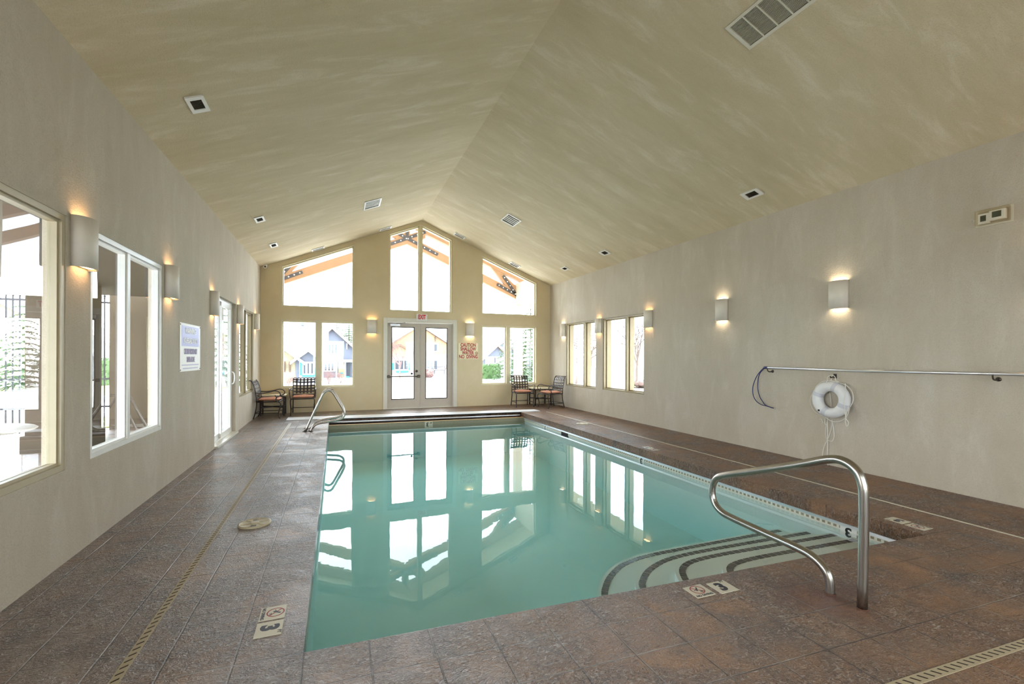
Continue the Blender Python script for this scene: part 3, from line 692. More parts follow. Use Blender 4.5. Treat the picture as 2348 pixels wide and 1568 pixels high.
for x, z in ((3.312, 1.833), (3.891, 1.833), (3.312, 1.391), (3.891, 1.391)): MB().lathe([(0, -.0045), (.006, -.004), (.007, 0)], (x, YF - .008, z), 8, 'y').part('screw', 'alu', ca)
A = onX(411.5, 737.5, XL); B = onX(458, 749.5, XL); py0, py1 = A.y, B.y; pz1, pz0 = (A.z + onX(458, 749.5, XL).z) / 2, onX(411.5, 852.5, XL).z
ps = thing('warning_sign', 'white poster with blue banner warning of no lifeguard on left wall', 'sign', (XL, (py0 + py1) / 2, pz0))
px = XL + .006; H_ = pz1 - pz0; Wd = py1 - py0; pc = (py0 + py1) / 2
MB().box(XL + .001, px, py0, py1, pz0, pz1).part('board', 'white', ps)
zt = lambda f: pz1 - H_ * f
MB().box(px - .002, px + .0008, py0 + Wd * .07, py1 - Wd * .07, zt(.475), zt(.05)).part('blue_banner', 'signblue', ps)
for body, f, sz, m, sx in (('WARNING', .155, .125, 'white', .95), ('NO LIFEGUARD ON DUTY', .36, .112, 'white', .56), ('CHILDREN SHOULD NOT', .59, .118, 'signpurple', .52), ('SWIM ALONE', .76, .118, 'signpurple', .60)):
    text(body, sz * H_ / .75, m, ps, (px + .001, pc, zt(f)), (0, 1, 0), (0, 0, 1), sx * Wd / .88, .003)
mb = MB()
for f, w in ((.87, .84), (.94, .74)): mb.box(px - .001, px + .0008, pc - Wd * w / 2, pc + Wd * w / 2, zt(f + .012), zt(f - .012))
mb.part('fine_print', 'signpale', ps)
for yy in (py0 + .02, py1 - .02):
    for zz in (pz0 + .02, pz1 - .02): MB().lathe([(0, .005), (.007, .003), (.008, 0)], (px, yy, zz), 8, 'x').part('screw', 'brass', ps)
# thermostats in a clear guard
tx = XR; th = thing('thermostat_guard', 'clear box guarding two small white thermostats high on right wall', 'thermostat', (XR, 2.58, 2.83))
MB().box(XR - .012, XR - .001, 2.43, 2.72, 2.815, 2.985).part('back_plate', 'tile_cream', th, bevel=.004)
MB().box(XR - .075, XR - .012, 2.445, 2.705, 2.825, 2.978).part('clear_cover', 'clearbox', th, bevel=.012)
t1 = MB().box(XR - .04, XR - .013, 2.60, 2.69, 2.84, 2.945).part('small_thermostat', 'white', th, bevel=.004)
MB().box(XR - .0415, XR - .039, 2.625, 2.67, 2.865, 2.925).part('screen', 'lcd', t1)
t2 = MB().box(XR - .052, XR - .013, 2.475, 2.598, 2.855, 2.955).part('wide_thermostat', 'white', th, bevel=.005)
MB().box(XR - .0535, XR - .050, 2.505, 2.575, 2.88, 2.94).part('screen', 'lcd', t2)
MB().lathe([(.008, -.02), (.008, .0)], (XR - .06, 2.712, 2.88), 10, 'x').part('lock_barrel', 'alu', th)
# camera
cc = onY(607.5, 611, YF - .06)
sc_ = thing('security_camera', 'tiny white dome camera in the upper left corner of end wall', 'camera', (cc.x, YF - .05, cc.z + .03))
MB().lathe([(.05, .05), (.05, .02), (.046, 0)], (cc.x, YF - .06, cc.z + .005), 18).part('base', 'white', sc_)
MB().lathe([(.0, -.045), (.02, -.041), (.038, -.022), (.044, 0), (.044, .01)], (cc.x, YF - .06, cc.z), 18).part('turret', 'white', sc_)
MB().lathe([(0, -.03), (.018, -.03), (.022, -.01)], (cc.x + .012, YF - .095, cc.z - .012), 14, 'y').part('lens', 'black', sc_)
mb = MB()

# ------------------------------------------------------------------ ceiling registers
def vent(kind, side, x0, x1, y0, y1, label, grp):
    """x0..x1 measured in plan, y along the hall; sits on the sloping ceiling"""
    s = -1 if side == 'L' else 1; ang = math.atan(SL); tx_ = Vector((math.cos(ang), 0, -s * math.sin(ang))); ty = Vector((0, 1, 0)); nn = Vector((-s * math.sin(ang), 0, -math.cos(ang)))
    cx, cy = (x0 + x1) / 2, (y0 + y1) / 2; c = Vector((cx, cy, ceil_z(cx))); w = (x1 - x0) / 2 / math.cos(ang); h = (y1 - y0) / 2
    r = thing('ceiling_vent', label, 'air vent', tuple(c), group=grp)
    P = lambda a, b, d: c + tx_ * a + ty * b + nn * d
    def bx(mb, a0, a1, b0, b1, d0, d1): mb.prism([P(a0, b0, d0), P(a1, b0, d0), P(a1, b1, d0), P(a0, b1, d0)], nn * (d1 - d0)); return mb
    ba, bb = {'small': (.030, .055), 'mid': (.028, .045), 'slot': (.03, .028), 'big': (.03, .035)}[kind]
    mb = MB()
    for q in ((-w, w, -h, -h + bb), (-w, w, h - bb, h), (-w, -w + ba, -h + bb, h - bb), (w - ba, w, -h + bb, h - bb)): bx(mb, *q, .001, .016)
    mb.part('vent_frame', 'white' if kind != 'big' else 'trim', r)
    bx(MB(), -w + ba, w - ba, -h + bb, h - bb, .0008, .004).part('duct', 'vent_dark', r)
    mb = MB()
    if kind == 'small':
        n = 9
        for i in range(n): b = -h + bb + (2 * h - 2 * bb) * (i + .5) / n; bx(mb, -w + ba, w - ba, b - .0035, b + .0035, .004, .010)
        mt = 'vent_dark'
    elif kind in ('mid', 'slot'):
        n = 5 if kind == 'mid' else 2
        for i in range(1, n): b = -h + bb + (2 * h - 2 * bb) * i / n; bx(mb, -w + ba, w - ba, b - .016, b + .016, .004, .012)
        mt = 'white'
    else:
        for i in range(1, 5): b = -h + bb + (2 * h - 2 * bb) * i / 5; bx(mb, -w + ba, w - ba, b - .006, b + .006, .004, .014)
        n = 24
        for i in range(1, n): a = -w + ba + (2 * w - 2 * ba) * i / n; bx(mb, a - .0017, a + .0017, -h + bb, h - bb, .004, .011)
        mt = 'trim'
    mb.part('louvres', mt, r); return r
vent('small', 'L', -1.328, -1.180, 5.047, 5.33, 'small square vent on left slope, nearest to the viewpoint', 'small vents on the left slope')
vent('small', 'L', -1.345, -1.20, 8.99, 9.285, 'small square vent on left slope, middle of three in a row', 'small vents on the left slope')
vent('small', 'L', -1.349, -1.208, 10.97, 11.30, 'small square vent on left slope, last of the row before the end wall', 'small vents on the left slope')
vent('slot', 'L', -.593, -.293, 12.60, 12.84, 'white register on left slope tight above the sloped left window', 'registers along the end wall')
vent('mid', 'L', .53, .867, 9.77, 10.31, 'white louvred vent with five dark slots left of the ridge', 'louvred vents by the ridge')
vent('slot', 'L', 1.07, 1.37, 12.50, 12.73, 'white register on left slope beside the peaked window', 'registers along the end wall')
vent('big', 'R', 3.595, 3.925, 2.64, 3.478, 'large return grille with five banks of fins near top right', None)
vent('mid', 'R', 3.64, 3.97, 9.72, 10.25, 'square white louvred vent with tan slots right of the ridge', 'louvred vents by the ridge')
vent('small', 'R', 5.655, 5.807, 4.888, 5.176, 'small vent on right slope above the bare wall, nearest one', 'small vents on the right slope')
vent('small', 'R', 5.69, 5.85, 8.915, 9.20, 'small vent on right slope, middle of three in a row', 'small vents on the right slope')
vent('small', 'R', 5.715, 5.86, 10.915, 11.20, 'small vent on right slope, last of the row before the corner', 'small vents on the right slope')
vent('slot', 'R', 3.10, 3.40, 12.49, 12.72, 'white register on right slope beside the peaked window', 'registers along the end wall')
vent('slot', 'R', 4.80, 5.10, 12.53, 12.80, 'white register on right slope above the sloped right window', 'registers along the end wall')
# ------------------------------------------------------------------ life ring, rope, pole and body hook on the right wall
lx, lc = XR - .075, (4.165, .897)
lr = thing('life_ring', 'white ring buoy with four grey straps hanging on the right wall', 'life ring', (XR, lc[0], lc[1]))
MB().torus((lx, lc[0], lc[1]), .178, .068, 'x', 48, 18).part('ring_body', 'ring', lr)
for a in (68, 158, 250, 340):
    a = math.radians(a); mb = MB(); u = Vector((0, -math.cos(a), math.sin(a))); tdir = Vector((0, math.sin(a), math.cos(a))); c = Vector((lx, *lc)) + u * .178; n = 20
    vs = []; 
    for k in range(n):
        q = 2 * PI * k / n; d = Vector((1, 0, 0)) * math.cos(q) + u * math.sin(q); vs += [c + d * .0705 + tdir * .027, c + d * .0705 - tdir * .027]
    mb.add(vs, [(2 * k, 2 * k + 1, (2 * k + 3) % (2 * n), (2 * k + 2) % (2 * n)) for k in range(n)], True); mb.part('strap', 'strap', lr)
def ringpt(a, r, dx=0.0): a = math.radians(a); return (lx + dx, lc[0] - math.cos(a) * r, lc[1] + math.sin(a) * r)
gl = MB()
for a0_, a1_, sag in ((68, 158, .255), (158, 250, .285), (250, 340, .30), (340, 428, .30)):
    pts = [ringpt(a0_, .25)] + [ringpt(a0_ + (a1_ - a0_) * f, .25 + (sag - .25) * math.sin(PI * f), -.01) for f in (.25, .5, .75)] + [ringpt(a1_, .25)]
    gl.tube(smooth_path(pts, 4), .0055, 7)
gl.part('grab_line', 'rope', lr)
MB().box(lx - .0705, lx - .05, lc[0] + .105, lc[0] + .13, lc[1] - .165, lc[1] - .14).part('black_mark', 'black', lr)
hk = thing('wall_hook', 'small dark hook holding the life ring rope below the long pole', 'hook', (XR, 4.16, 1.2))
MB().tube(smooth_path([(XR, 4.16, 1.222), (XR - .05, 4.16, 1.20), (XR - .085, 4.16, 1.19), (XR - .10, 4.16, 1.215)], 4), .007, 8).part('hook_arm', 'bronze', hk)
MB().box(XR - .006, XR, 4.14, 4.18, 1.18, 1.24).part('hook_plate', 'bronze', hk)
rp = thing('throw_rope', 'thin white rope looped over the hook and trailing down behind the life ring', 'rope', (XR, 4.17, .05))
def wpt(u, v, d): 
    p = onX(1850 + u / 6.818, 830 + v / 6.818, XR - d); return (p.x, p.y, p.z)
mb = MB()
for pts, d in (([(405, 205), (330, 230), (320, 280), (300, 330)], .13), ([(405, 205), (440, 230), (455, 290), (500, 310)], .12), ([(400, 210), (385, 270), (360, 420), (380, 700), (330, 880), (295, 1050), (300, 1160), (330, 1220), (390, 1240), (425, 1180), (420, 1060), (395, 900)], .018),
               ([(395, 900), (385, 1020), (330, 1200), (265, 1340), (240, 1490), (235, 1600)], .018), ([(325, 880), (320, 1000), (325, 1200), (322, 1480), (330, 1620)], .03), ([(600, 335), (608, 450), (585, 620), (590, 720), (605, 860), (600, 930), (625, 1005), (655, 950), (610, 880), (650, 700)], .16), ([(200, 895), (225, 890), (255, 965)], .03), ([(285, 880), (283, 960), (300, 985)], .03)):
    mb.tube(smooth_path([wpt(a, b, d) for a, b in pts], 4), .0052, 7)
mb.part('rope_strand', 'rope', rp)
pl = thing('rescue_pole', 'long aluminium rescue pole held level along the right wall', 'pole', (XR - .09, 4, 1.3))
MB().tube([(XR - .09, 5.155, 1.3), (XR - .09, 3.7, 1.292), (XR - .09, .9, 1.315)], .0175, 14).part('pole_tube', 'alu', pl)
for nm, lab, y in (('pole_bracket', 'small steel bracket under the far end of the rescue pole', 5.10), ('pole_bracket', 'small steel bracket under the rescue pole near the right edge', 2.54)):
    b = thing(nm, lab, 'bracket', (XR, y, 1.25), group='rescue pole brackets'); MB().tube(smooth_path([(XR, y, 1.245), (XR - .06, y, 1.238), (XR - .10, y, 1.25), (XR - .115, y, 1.29)], 4), .008, 8).part('bracket_arm', 'brass', b); MB().lathe([(0, -.008), (.022, -.008), (.022, 0)], (XR, y, 1.245), 14, 'x').part('bracket_plate', 'brass', b)
bh = thing('body_hook', 'dark blue shepherd crook loop at the end of the rescue pole', 'hook', (XR - .08, 5.2, 1.0))
MB().tube(smooth_path([(XR - .09, 5.13, 1.30), (XR - .09, 5.171, 1.30), (XR - .09, 5.282, 1.197), (XR - .09, 5.353, 1.071), (XR - .09, 5.382, .959), (XR - .09, 5.367, .849), (XR - .09, 5.316, .774), (XR - .09, 5.231, .727), (XR - .088, 5.135, .713), (XR - .075, 5.02, .69)], 5), .0065, 8).part('hook_wire', 'blue', bh)
MB().tube(smooth_path([(XR - .085, 5.15, 1.295), (XR - .06, 5.215, 1.27), (XR - .05, 5.29, 1.20), (XR - .045, 5.325, 1.084), (XR - .045, 5.324, .949), (XR - .045, 5.288, .836), (XR - .05, 5.232, .768), (XR - .06, 5.177, .722), (XR - .07, 5.04, .69)], 5), .0065, 8).part('hook_wire', 'blue', bh)
MB().tube([(XR - .09, 5.12, 1.3), (XR - .09, 5.175, 1.3)], .0195, 12).part('blue_ferrule', 'blue', bh)

# ------------------------------------------------------------------ chairs and side tables
def make_chair(label, loc, rz):
    r = thing('patio_armchair', label, 'chair', loc, rz, 'wrought patio armchairs'); T = .0125
    SEAT = .40
    for s in (-1, 1):
        MB().tube(smooth_path([(s * .262, -.215, SEAT), (s * .268, -.262, SEAT - .03), (s * .268, -.272, SEAT - .09), (s * .262, -.245, .22), (s * .258, -.228, .10), (s * .262, -.245, .03), (s * .266, -.262, .012)], 4), [T] * 24 + [.016], 10).part('leg', 'bronze', r, local=True)
        MB().tube(smooth_path([(s * .245, .225, SEAT), (s * .247, .235, .26), (s * .252, .262, .12), (s * .258, .295, .012)], 4), T, 10).part('leg', 'bronze', r, local=True)
        MB().tube(smooth_path([(s * .255, .235, .605), (s * .285, .10, .600), (s * .292, -.04, .625), (s * .292, -.16, .650), (s * .292, -.235, .628), (s * .292, -.268, .575), (s * .292, -.245, .525), (s * .292, -.195, .508), (s * .292, -.165, .53), (s * .292, -.175, .553)], 5), .0115, 9).part('armrest', 'bronze', r, local=True)
        MB().tube(smooth_path([(s * .290, -.19, .51), (s * .284, -.175, .45), (s * .268, -.19, SEAT)], 4), .011, 8).part('arm_post', 'bronze', r, local=True)
    prof = [(.232, SEAT - .01), (.235, .50), (.248, .60), (.268, .70), (.292, .79), (.325, .860), (.352, .885), (.382, .886)]
    mb = MB()
    for s in (-1, 1): mb.tube(smooth_path([(s * .25, y, z) for y, z in prof], 4), T, 9)
    for y, z in ((.381, .888), (.238, .475)): mb.tube([(-.255, y, z), (.255, y, z)], .0105, 8)
    mb.part('back_frame', 'bronze', r, local=True)
    cur = smooth_path([(0, y, z) for y, z in prof[1:]], 4)
    mb = MB()
    for i in range(1, 6):                                      # upright straps
        x = -.25 + .5 * i / 6; pts = [Vector((x, p.y - .008, p.z)) for p in cur]; vs = [q + Vector((d, 0, 0)) for q in pts for d in (-.0175, .0175)]; k = len(pts)
        vs += [q + Vector((0, -.004, 0)) for q in vs]
        mb.add(vs, [(2 * j, 2 * j + 1, 2 * j + 3, 2 * j + 2) for j in range(k - 1)] + [(2 * k + 2 * j, 2 * k + 2 * j + 2, 2 * k + 2 * j + 3, 2 * k + 2 * j + 1) for j in range(k - 1)] + [(2 * j, 2 * j + 2, 2 * k + 2 * j + 2, 2 * k + 2 * j) for j in range(k - 1)] + [(2 * j + 1, 2 * k + 2 * j + 1, 2 * k + 2 * j + 3, 2 * j + 3) for j in range(k - 1)])
    for zz in (.548, .625, .705, .785, .852):                         # cross straps
        j = min(range(len(cur)), key=lambda q: abs(cur[q].z - zz)); p = cur[j]
        pts = [(-.25, p.y, p.z + .006), (-.12, p.y + .006, p.z - .003), (0, p.y + .008, p.z - .006), (.12, p.y + .006, p.z - .003), (.25, p.y, p.z + .006)]
        for a, b in zip(pts, pts[1:]): mb.bar(Vector(a), Vector(b), .005, .03)
    mb.part('woven_straps', 'bronze', r, local=True, fix=True)
    mb = MB(); mb.tube([(-.262, -.225, SEAT), (.262, -.225, SEAT), (.247, .225, SEAT), (-.247, .225, SEAT)], .0135, 8, closed=True); mb.part('seat_frame', 'bronze', r, local=True)
    n = 12; mb = MB(); vs = []; fs = []                        # puffed cushion
    for sgn in (1, -1):
        for i in range(n + 1):
            for j in range(n + 1):
                u, v = i / n * 2 - 1, j / n * 2 - 1; e_ = (1 - abs(u) ** 6) * (1 - abs(v) ** 6); rr = 1 - .05 * (u * u * v * v)
                vs.append((u * .238 * rr, v * .232 * rr - .008, SEAT + .048 + (sgn * .032) * (e_ ** .35) + (.008 * math.sin(5 * u + 2 * v) * e_ if sgn > 0 else 0)))
    o_ = (n + 1) ** 2
    for i in range(n):
        for j in range(n):
            a = i * (n + 1) + j; fs += [(a, a + n + 1, a + n + 2, a + 1), (o_ + a, o_ + a + 1, o_ + a + n + 2, o_ + a + n + 1)]
    mb.add(vs, fs, True); mb.part('cushion', 'cushion', r, local=True, label='faded terracotta seat cushion')
    mb = MB(); mb.tube([(-.256, .262, .14), (.256, .262, .14)], .008, 7)
    for s in (-1, 1): mb.tube([(s * .26, -.23, .14), (s * .255, .262, .14)], .008, 7)
    mb.part('stretcher', 'bronze', r, local=True); return r
ch = make_chair('bronze lattice-back armchair in the left corner, seen side-on facing right', (-1.445, 12.03, 0), PI / 2 - .06)
dup(ch, (-.765, 12.54, 0), 0, 'bronze lattice-back armchair facing the viewer in front of the left window')
dup(ch, (5.095, 12.385, 0), -.07, 'bronze lattice-back armchair facing the viewer in front of the right window')
dup(ch, (5.735, 11.80, 0), -PI / 2 + .14, 'bronze lattice-back armchair in the right corner, seen side-on facing left')
def side_table(label, x0, x1, y0, y1, h):
    r = thing('side_table', label, 'table', ((x0 + x1) / 2, (y0 + y1) / 2, 0), 0, 'corner side tables')
    MB().box(x0, x1, y0, y1, h - .03, h).part('tabletop', 'table_top', r, bevel=.006)
    for x in (x0 + .04, x1 - .04):
        for y in (y0 + .04, y1 - .04): MB().box(x - .016, x + .016, y - .016, y + .016, 0, h - .03).part('leg', 'bronze', r)
    mb = MB(); mb.bar((x0 + .04, y0 + .04, .2), (x1 - .04, y1 - .04, .2), .025, .03); mb.bar((x0 + .04, y1 - .04, .2), (x1 - .04, y0 + .04, .2), .025, .03); mb.part('cross_stretcher', 'bronze', r)
    MB().prism([(x0 + .02, y0 + .02, h - .06), (x1 - .02, y0 + .02, h - .06), (x1 - .02, y1 - .02, h - .06), (x0 + .02, y1 - .02, h - .06)], (0, 0, .03)).part('apron', 'bronze', r)
side_table('small cream-topped table between the two chairs of the left corner', -1.74, -1.15, 12.42, 12.88, .50)
side_table('small cream-topped table between the two chairs of the right corner', 5.47, 6.06, 12.34, 12.84, .52)

# ------------------------------------------------------------------ outside: ground, porch, fence
rnd = random.Random(7)
mb = MB(); g = -.018
gz = lambda y: -.06 if y < 16 else -.06 - .018 * (y - 16)
for x0, x1, y0, y1 in ((-90, 90, 16, 120), (-90, -5.2, -40, 16), (XR + .3, 90, -40, 16), (XL - .3, XR + .3, YF + .3, 16), (-5.2, XR + .3, -40, -4), (XL - .3, XR + .3, -4, YB - .3), (-5.2, XL - .3, 11.5, 16)):
    mb.add([(x0, y0, gz(y0)), (x1, y0, gz(y0)), (x1, y1, gz(y1)), (x0, y1, gz(y1))], [(0, 1, 2, 3)])
o = bpy.data.objects.new('ground', mb.mesh('ground', 'concrete')); COL.objects.link(o); tag(o, 'pale paved ground outside', kind='structure')
MB().prism([(-60, 11.9, gz(0) + .01), (-4.0, 11.9, gz(0) + .01), (-5.5, 34, gz(34) + .02), (-60, 34, gz(34) + .02)], (0, 0, .02)).part('lawn', 'lawn')['kind'] = 'structure'
# porch truss, posts, roof
YT = 15.75
pr = thing('porch_truss', 'open cedar scissor truss with black bolted steel plates over the porch', 'truss', (XM, YT, 3.5))
cz = lambda x: 5.92 - .405 * abs(x - XM)                  # underside of the top chord
lz = lambda x: 5.266 - .42 * abs(x - XM)                  # underside of the scissor chord
for s in (-1, 1):
    x1 = XM + s * 4.75
    MB().prism([(XM, YT + .003 * s, cz(XM)), (x1, YT + .003 * s, cz(x1)), (x1, YT + .003 * s, cz(x1) + .30), (XM, YT + .003 * s, cz(XM) + .30)], (0, .2, 0)).part('top_chord', 'timber', pr)
    x2 = XM + s * 3.98
    yc = YT + .01 + (.007 if s > 0 else 0); MB().prism([(XM - s * .62, yc, lz(XM) + .26), (XM - s * .62, yc, lz(XM) + .56), (XM, yc, lz(XM) + .30), (x2, yc, lz(x2) + .30), (x2, yc, lz(x2)), (XM, yc, lz(XM))], (0, .18, 0)).part('scissor_chord', 'timber', pr)
    MB().prism([(XM + s * 4.0, YT + .022, 3.60), (XM + s * 3.0, YT + .02, cz(XM + 3.0)), (XM + s * 3.45, YT + .02, cz(XM + 3.45)), (XM + s * 4.0, YT + .02, 4.05)], (0, .16, 0)).part('strut', 'timber', pr)
    for (ax, az), (bx_, bz), n in (((.62, 5.73), (-1.05, 4.985), 9), ((3.23, 4.09), (4.02, 3.73), 5), ((3.46, 4.42), (4.02, 3.70), 5)):
        a, b = Vector((XM + s * ax, YT - .005 - .007 * (s > 0), az)), Vector((XM + s * bx_, YT - .005 - .007 * (s > 0), bz))
        p = MB().bar(a, b, .10, .012, (0, 1, 0)).part('steel_plate', 'plate', pr)
        mb = MB()
        for k in range(n):
            q = a.lerp(b, (k + .5) / n); mb.lathe([(0, -.025), (.02, -.022), (.024, 0)], tuple(q), 8, 'y')
        mb.part('bolt_heads', 'bolt', p, local=False)
MB().box(XM - .1, XM + .1, YT + .026, YT + .17, lz(XM) + .2, cz(XM) + .02).part('king_post', 'timber', pr)
MB().box(XM - .05, XM + .05, YT - .002, YT + .024, lz(XM) + .14, cz(XM) - .05).part('steel_plate', 'plate', pr)
for s, lab in ((-1, 'stucco porch post left of the truss'), (1, 'beige stucco porch post seen through the right window')):
    x = XM + s * 4.10
    p = thing('porch_post', lab, 'post', (x, YT, 0), group='porch posts'); MB().box(x - .13, x + .13, YT - .05, YT + .22, -.2, 3.40).part('shaft', 'porch', p)
    MB().box(x - .16, x + .16, YT - .08, YT + .25, 3.26, 3.32).part('cap', 'soffit', p)
    b = MB().box(x - .12, x + .12, YF + WT, YT + .22, 3.40, 4.15).part('trim_%d' % (1 if s < 0 else 2), 'porch'); b['kind'] = 'structure'; b['label'] = 'beige porch side beam'
mb = MB()
for s in (-1, 1):
    x1 = XM + s * 5.1; mb.prism([(XM, YF + WT, cz(XM) + .31), (x1, YF + WT, cz(x1) + .31), (x1, YF + WT, cz(x1) + .45), (XM, YF + WT, cz(XM) + .45)], (0, YT + .7 - YF - WT, 0))
o = mb.part('porch_roof', 'soffit', label='timber lined porch roof'); o['kind'] = 'structure'
o = MB().box(XR + WT, XR + .95, YB - .3, YF + .55, 2.52, 2.62).part('trim_3', 'soffit', label='tan roof eave outside the right windows'); o['kind'] = 'structure'
o = MB().box(-4.30, -2.75, 11.6, 12.6, -.1, 3.3).part('wall_pier', 'brownwall', label='brown pier at the end of the iron fence'); o['kind'] = 'structure'
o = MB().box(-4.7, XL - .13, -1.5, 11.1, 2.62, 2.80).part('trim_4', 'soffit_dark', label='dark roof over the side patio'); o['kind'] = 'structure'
o = MB().box(-5.2, XL - .18, -4, 11.5, -.2, -.04).part('patio_floor', 'deck', label='brown stamped concrete of the side patio'); o['kind'] = 'structure'
cl_ = thing('patio_column', 'square brown patio column outside the large left window', 'column', (-4.07, 9.45, -.06)); MB().box(-4.42, -3.72, 9.15, 9.75, -.06, 2.62).part('shaft', 'brownwall', cl_); MB().box(-4.46, -3.68, 9.11, 9.79, -.06, .22).part('plinth', 'brownwall', cl_)
fe = thing('iron_fence', 'tall black iron fence with spear finials outside the left windows', 'fence', (-6, 11.6, 0))
mb = MB()
for z in (.42, .98, 2.52): mb.box(-8.2, -4.3, 11.585, 11.615, z - .018, z + .018)
mb.part('rails', 'iron', fe)
x = -4.38
while x > -8.2:
    b = MB().box(x - .0095, x + .0095, 11.59, 11.61, -.06, 2.58).part('picket', 'iron', fe)
    MB().lathe([(.009, 2.58), (.02, 2.60), (.012, 2.62), (.022, 2.645), (0, 2.71)], (x, 11.6, 0), 8).part('spear_finial', 'iron', b)
    x -= .1
pt = thing('patio_table', 'round white topped patio table outside the nearest left window', 'table', (-3.32, 6.0, -.06))
MB().lathe([(0, .70), (.46, .70), (.48, .715), (.46, .73), (0, .73)], (-3.32, 6.0, 0), 36).part('tabletop', 'white', pt)
MB().tube([(-3.32, 6.0, -.04), (-3.32, 6.0, .70)], .035, 12).part('pedestal', 'bronze', pt)
MB().lathe([(.24, -.06), (.24, -.045), (.04, -.02)], (-3.32, 6.0, 0), 24).part('foot', 'bronze', pt)

# ------------------------------------------------------------------ trees and shrubs
def conifer(label, x, y, z0, h, r, seed, tiers=16, grp='conifers'):
    h += max(0, z0 - gz(y)); z0 = min(z0, gz(y))
    R = random.Random(seed); t = thing('conifer_tree', label, 'tree', (x, y, z0), group=grp)
    MB().tube([(0, 0, 0), (0, 0, h * .97)], [r * .07, .015], 7).part('trunk', 'bark', t, local=True)
    mb = MB()
    for i in range(tiers):
        f = i / tiers; zc = h * (.06 + .92 * f); rr = r * (1 - f) ** .85 + .06; nb = int(11 - 5 * f)
        for k in range(nb):
            a = 2 * PI * (k + R.random() * .8) / nb + i; L = rr * R.uniform(.75, 1.1); d = Vector((math.cos(a), math.sin(a), 0)); sd = Vector((-d.y, d.x, 0)); drop = -L * R.uniform(.15, .4)
            for m in range(5):
                q = (m + .6) / 5; c = d * L * q + Vector((0, 0, zc + drop * q + .08 * math.sin(q * 3))); w = L * .26 * (1.1 - q * .75); hh = L * .07
                for s in (-1, 1):
                    tip = c + sd * s * w * R.uniform(.8, 1.3) + d * w * .7 + Vector((0, 0, -hh * R.uniform(.4, 1.6)))
                    mb.add([c - d * L * .09, c + d * L * .09, tip, c + Vector((0, 0, hh * .6))], [(0, 1, 2), (0, 2, 3), (1, 3, 2)])
    mb.part('foliage', 'needles', t, local=True, fix=False); return t
def bare_tree(label, x, y, z0, h, seed, depth=5, mat='bark', spread=.55, grp='bare trees', r0=.03, name='bare_tree', cat='tree', stems=1):
    h += max(0, z0 - gz(y)); z0 = min(z0, gz(y))
    R = random.Random(seed); t = thing(name, label, cat, (x, y, z0), group=grp); mb = MB(); tk = MB()
    def grow(p, d, L, r, n):
        q = p + d * L * .5 + Vector((R.uniform(-1, 1), R.uniform(-1, 1), R.uniform(-.5, .5))) * L * .07; e_ = p + d * L
        (tk if n == depth else mb).tube([p, q, e_], [r, r * .85, r * .68], 4 if n < depth - 1 else 7, cap=False)
        if n == 0: return
        for k in range(R.choice((2, 3, 3)) if n < depth else 4):
            nd = (d + Vector((R.gauss(0, 1), R.gauss(0, 1), R.gauss(.15, .6))) * spread).normalized(); grow(p + d * L * R.uniform(.55, 1.0), nd, L * R.uniform(.6, .82), r * .6, n - 1)
    for s in range(stems):
        a = 2 * PI * s / stems; d = Vector((math.cos(a) * .35, math.sin(a) * .35, 1)).normalized() if stems > 1 else Vector((.04, .02, 1)).normalized()
        grow(Vector((0, 0, 0)), d, h * .32, h * r0, depth)
    tk.part('trunk' if stems == 1 else 'stems', mat, t, local=True, fix=False); mb.part('twigs', mat, t, local=True, fix=False); return t
def leafy(name, label, cat, x, y, z0, sx, sy, sz, mat, seed, n=260, grp=None, boxy=False, leaf=.12):
    sz += max(0, z0 - gz(y)); z0 = min(z0, gz(y))
    R = random.Random(seed); t = thing(name, label, cat, (x, y, z0), group=grp); mb = MB()
    for k in range(n):
        if boxy: p = Vector((R.uniform(-sx, sx), R.uniform(-sy, sy), R.uniform(.05, sz)))
        else:
            d = Vector((R.gauss(0, 1), R.gauss(0, 1), R.gauss(0, 1))).normalized(); p = Vector((d.x * sx, d.y * sy, sz * .5 + d.z * sz * .5)) * R.uniform(.75, 1)
        u = Vector((R.gauss(0, 1), R.gauss(0, 1), R.gauss(0, 1))).normalized(); w = u.orthogonal(); s = leaf * R.uniform(.6, 1.3); mb.add([p - u * s, p + w * s * .5, p + u * s, p - w * s * .5 + u.cross(w) * s * .2], [(0, 1, 2, 3)])
    mb.part('foliage', mat, t, local=True, fix=False)
    q = MB()
    if boxy: q.box(-sx * .9, sx * .9, -sy * .8, sy * .8, 0, sz * .92)
    else: q.lathe([(0, 0), (sx * .5, sz * .1), (sx * .8, sz * .4), (sx * .75, sz * .65), (sx * .4, sz * .9), (0, sz * .97)], (0, 0, 0), 12)
    q.part('core', mat, t, local=True); return t
def base(u, v, y): p = onY(u, v, y); return p.x, p.y, p.z
p = base(1216, 859, 30); conifer('big conifer outside the lower right end window, behind the porch post', p[0], p[1], p[2], 5.6, 2.0, 3, 20)
p = base(1168, 857, 34); conifer('slim conifer left of the porch post in the right end window', p[0], p[1], p[2], 5.0, 1.3, 4, 16)
conifer('pale conifer standing beyond the iron fence', -14.4, 30, -.3, 6.0, 1.35, 5)
p = base(800, 800, 72); conifer('conifer rising behind the blue grey house', p[0], p[1], -1.2, 9.8, 3.0, 6, 30)
p = base(772, 800, 82); conifer('second conifer behind the blue grey house roof', p[0], p[1], -1.3, 10.2, 2.8, 8, 30)
p = base(510, 800, 30); conifer('conifer seen through the sliding door', p[0], p[1], -.4, 6.5, 1.8, 9)
bare_tree('bare tree with forked trunk outside the far right-wall window', 11.6, 19.6, -.1, 4.2, 11, 6, r0=.022)
bare_tree('dense bare tree outside the near right-wall window', 15.6, 21.2, -.1, 4.6, 12, 7, 'bark', .6, r0=.018)
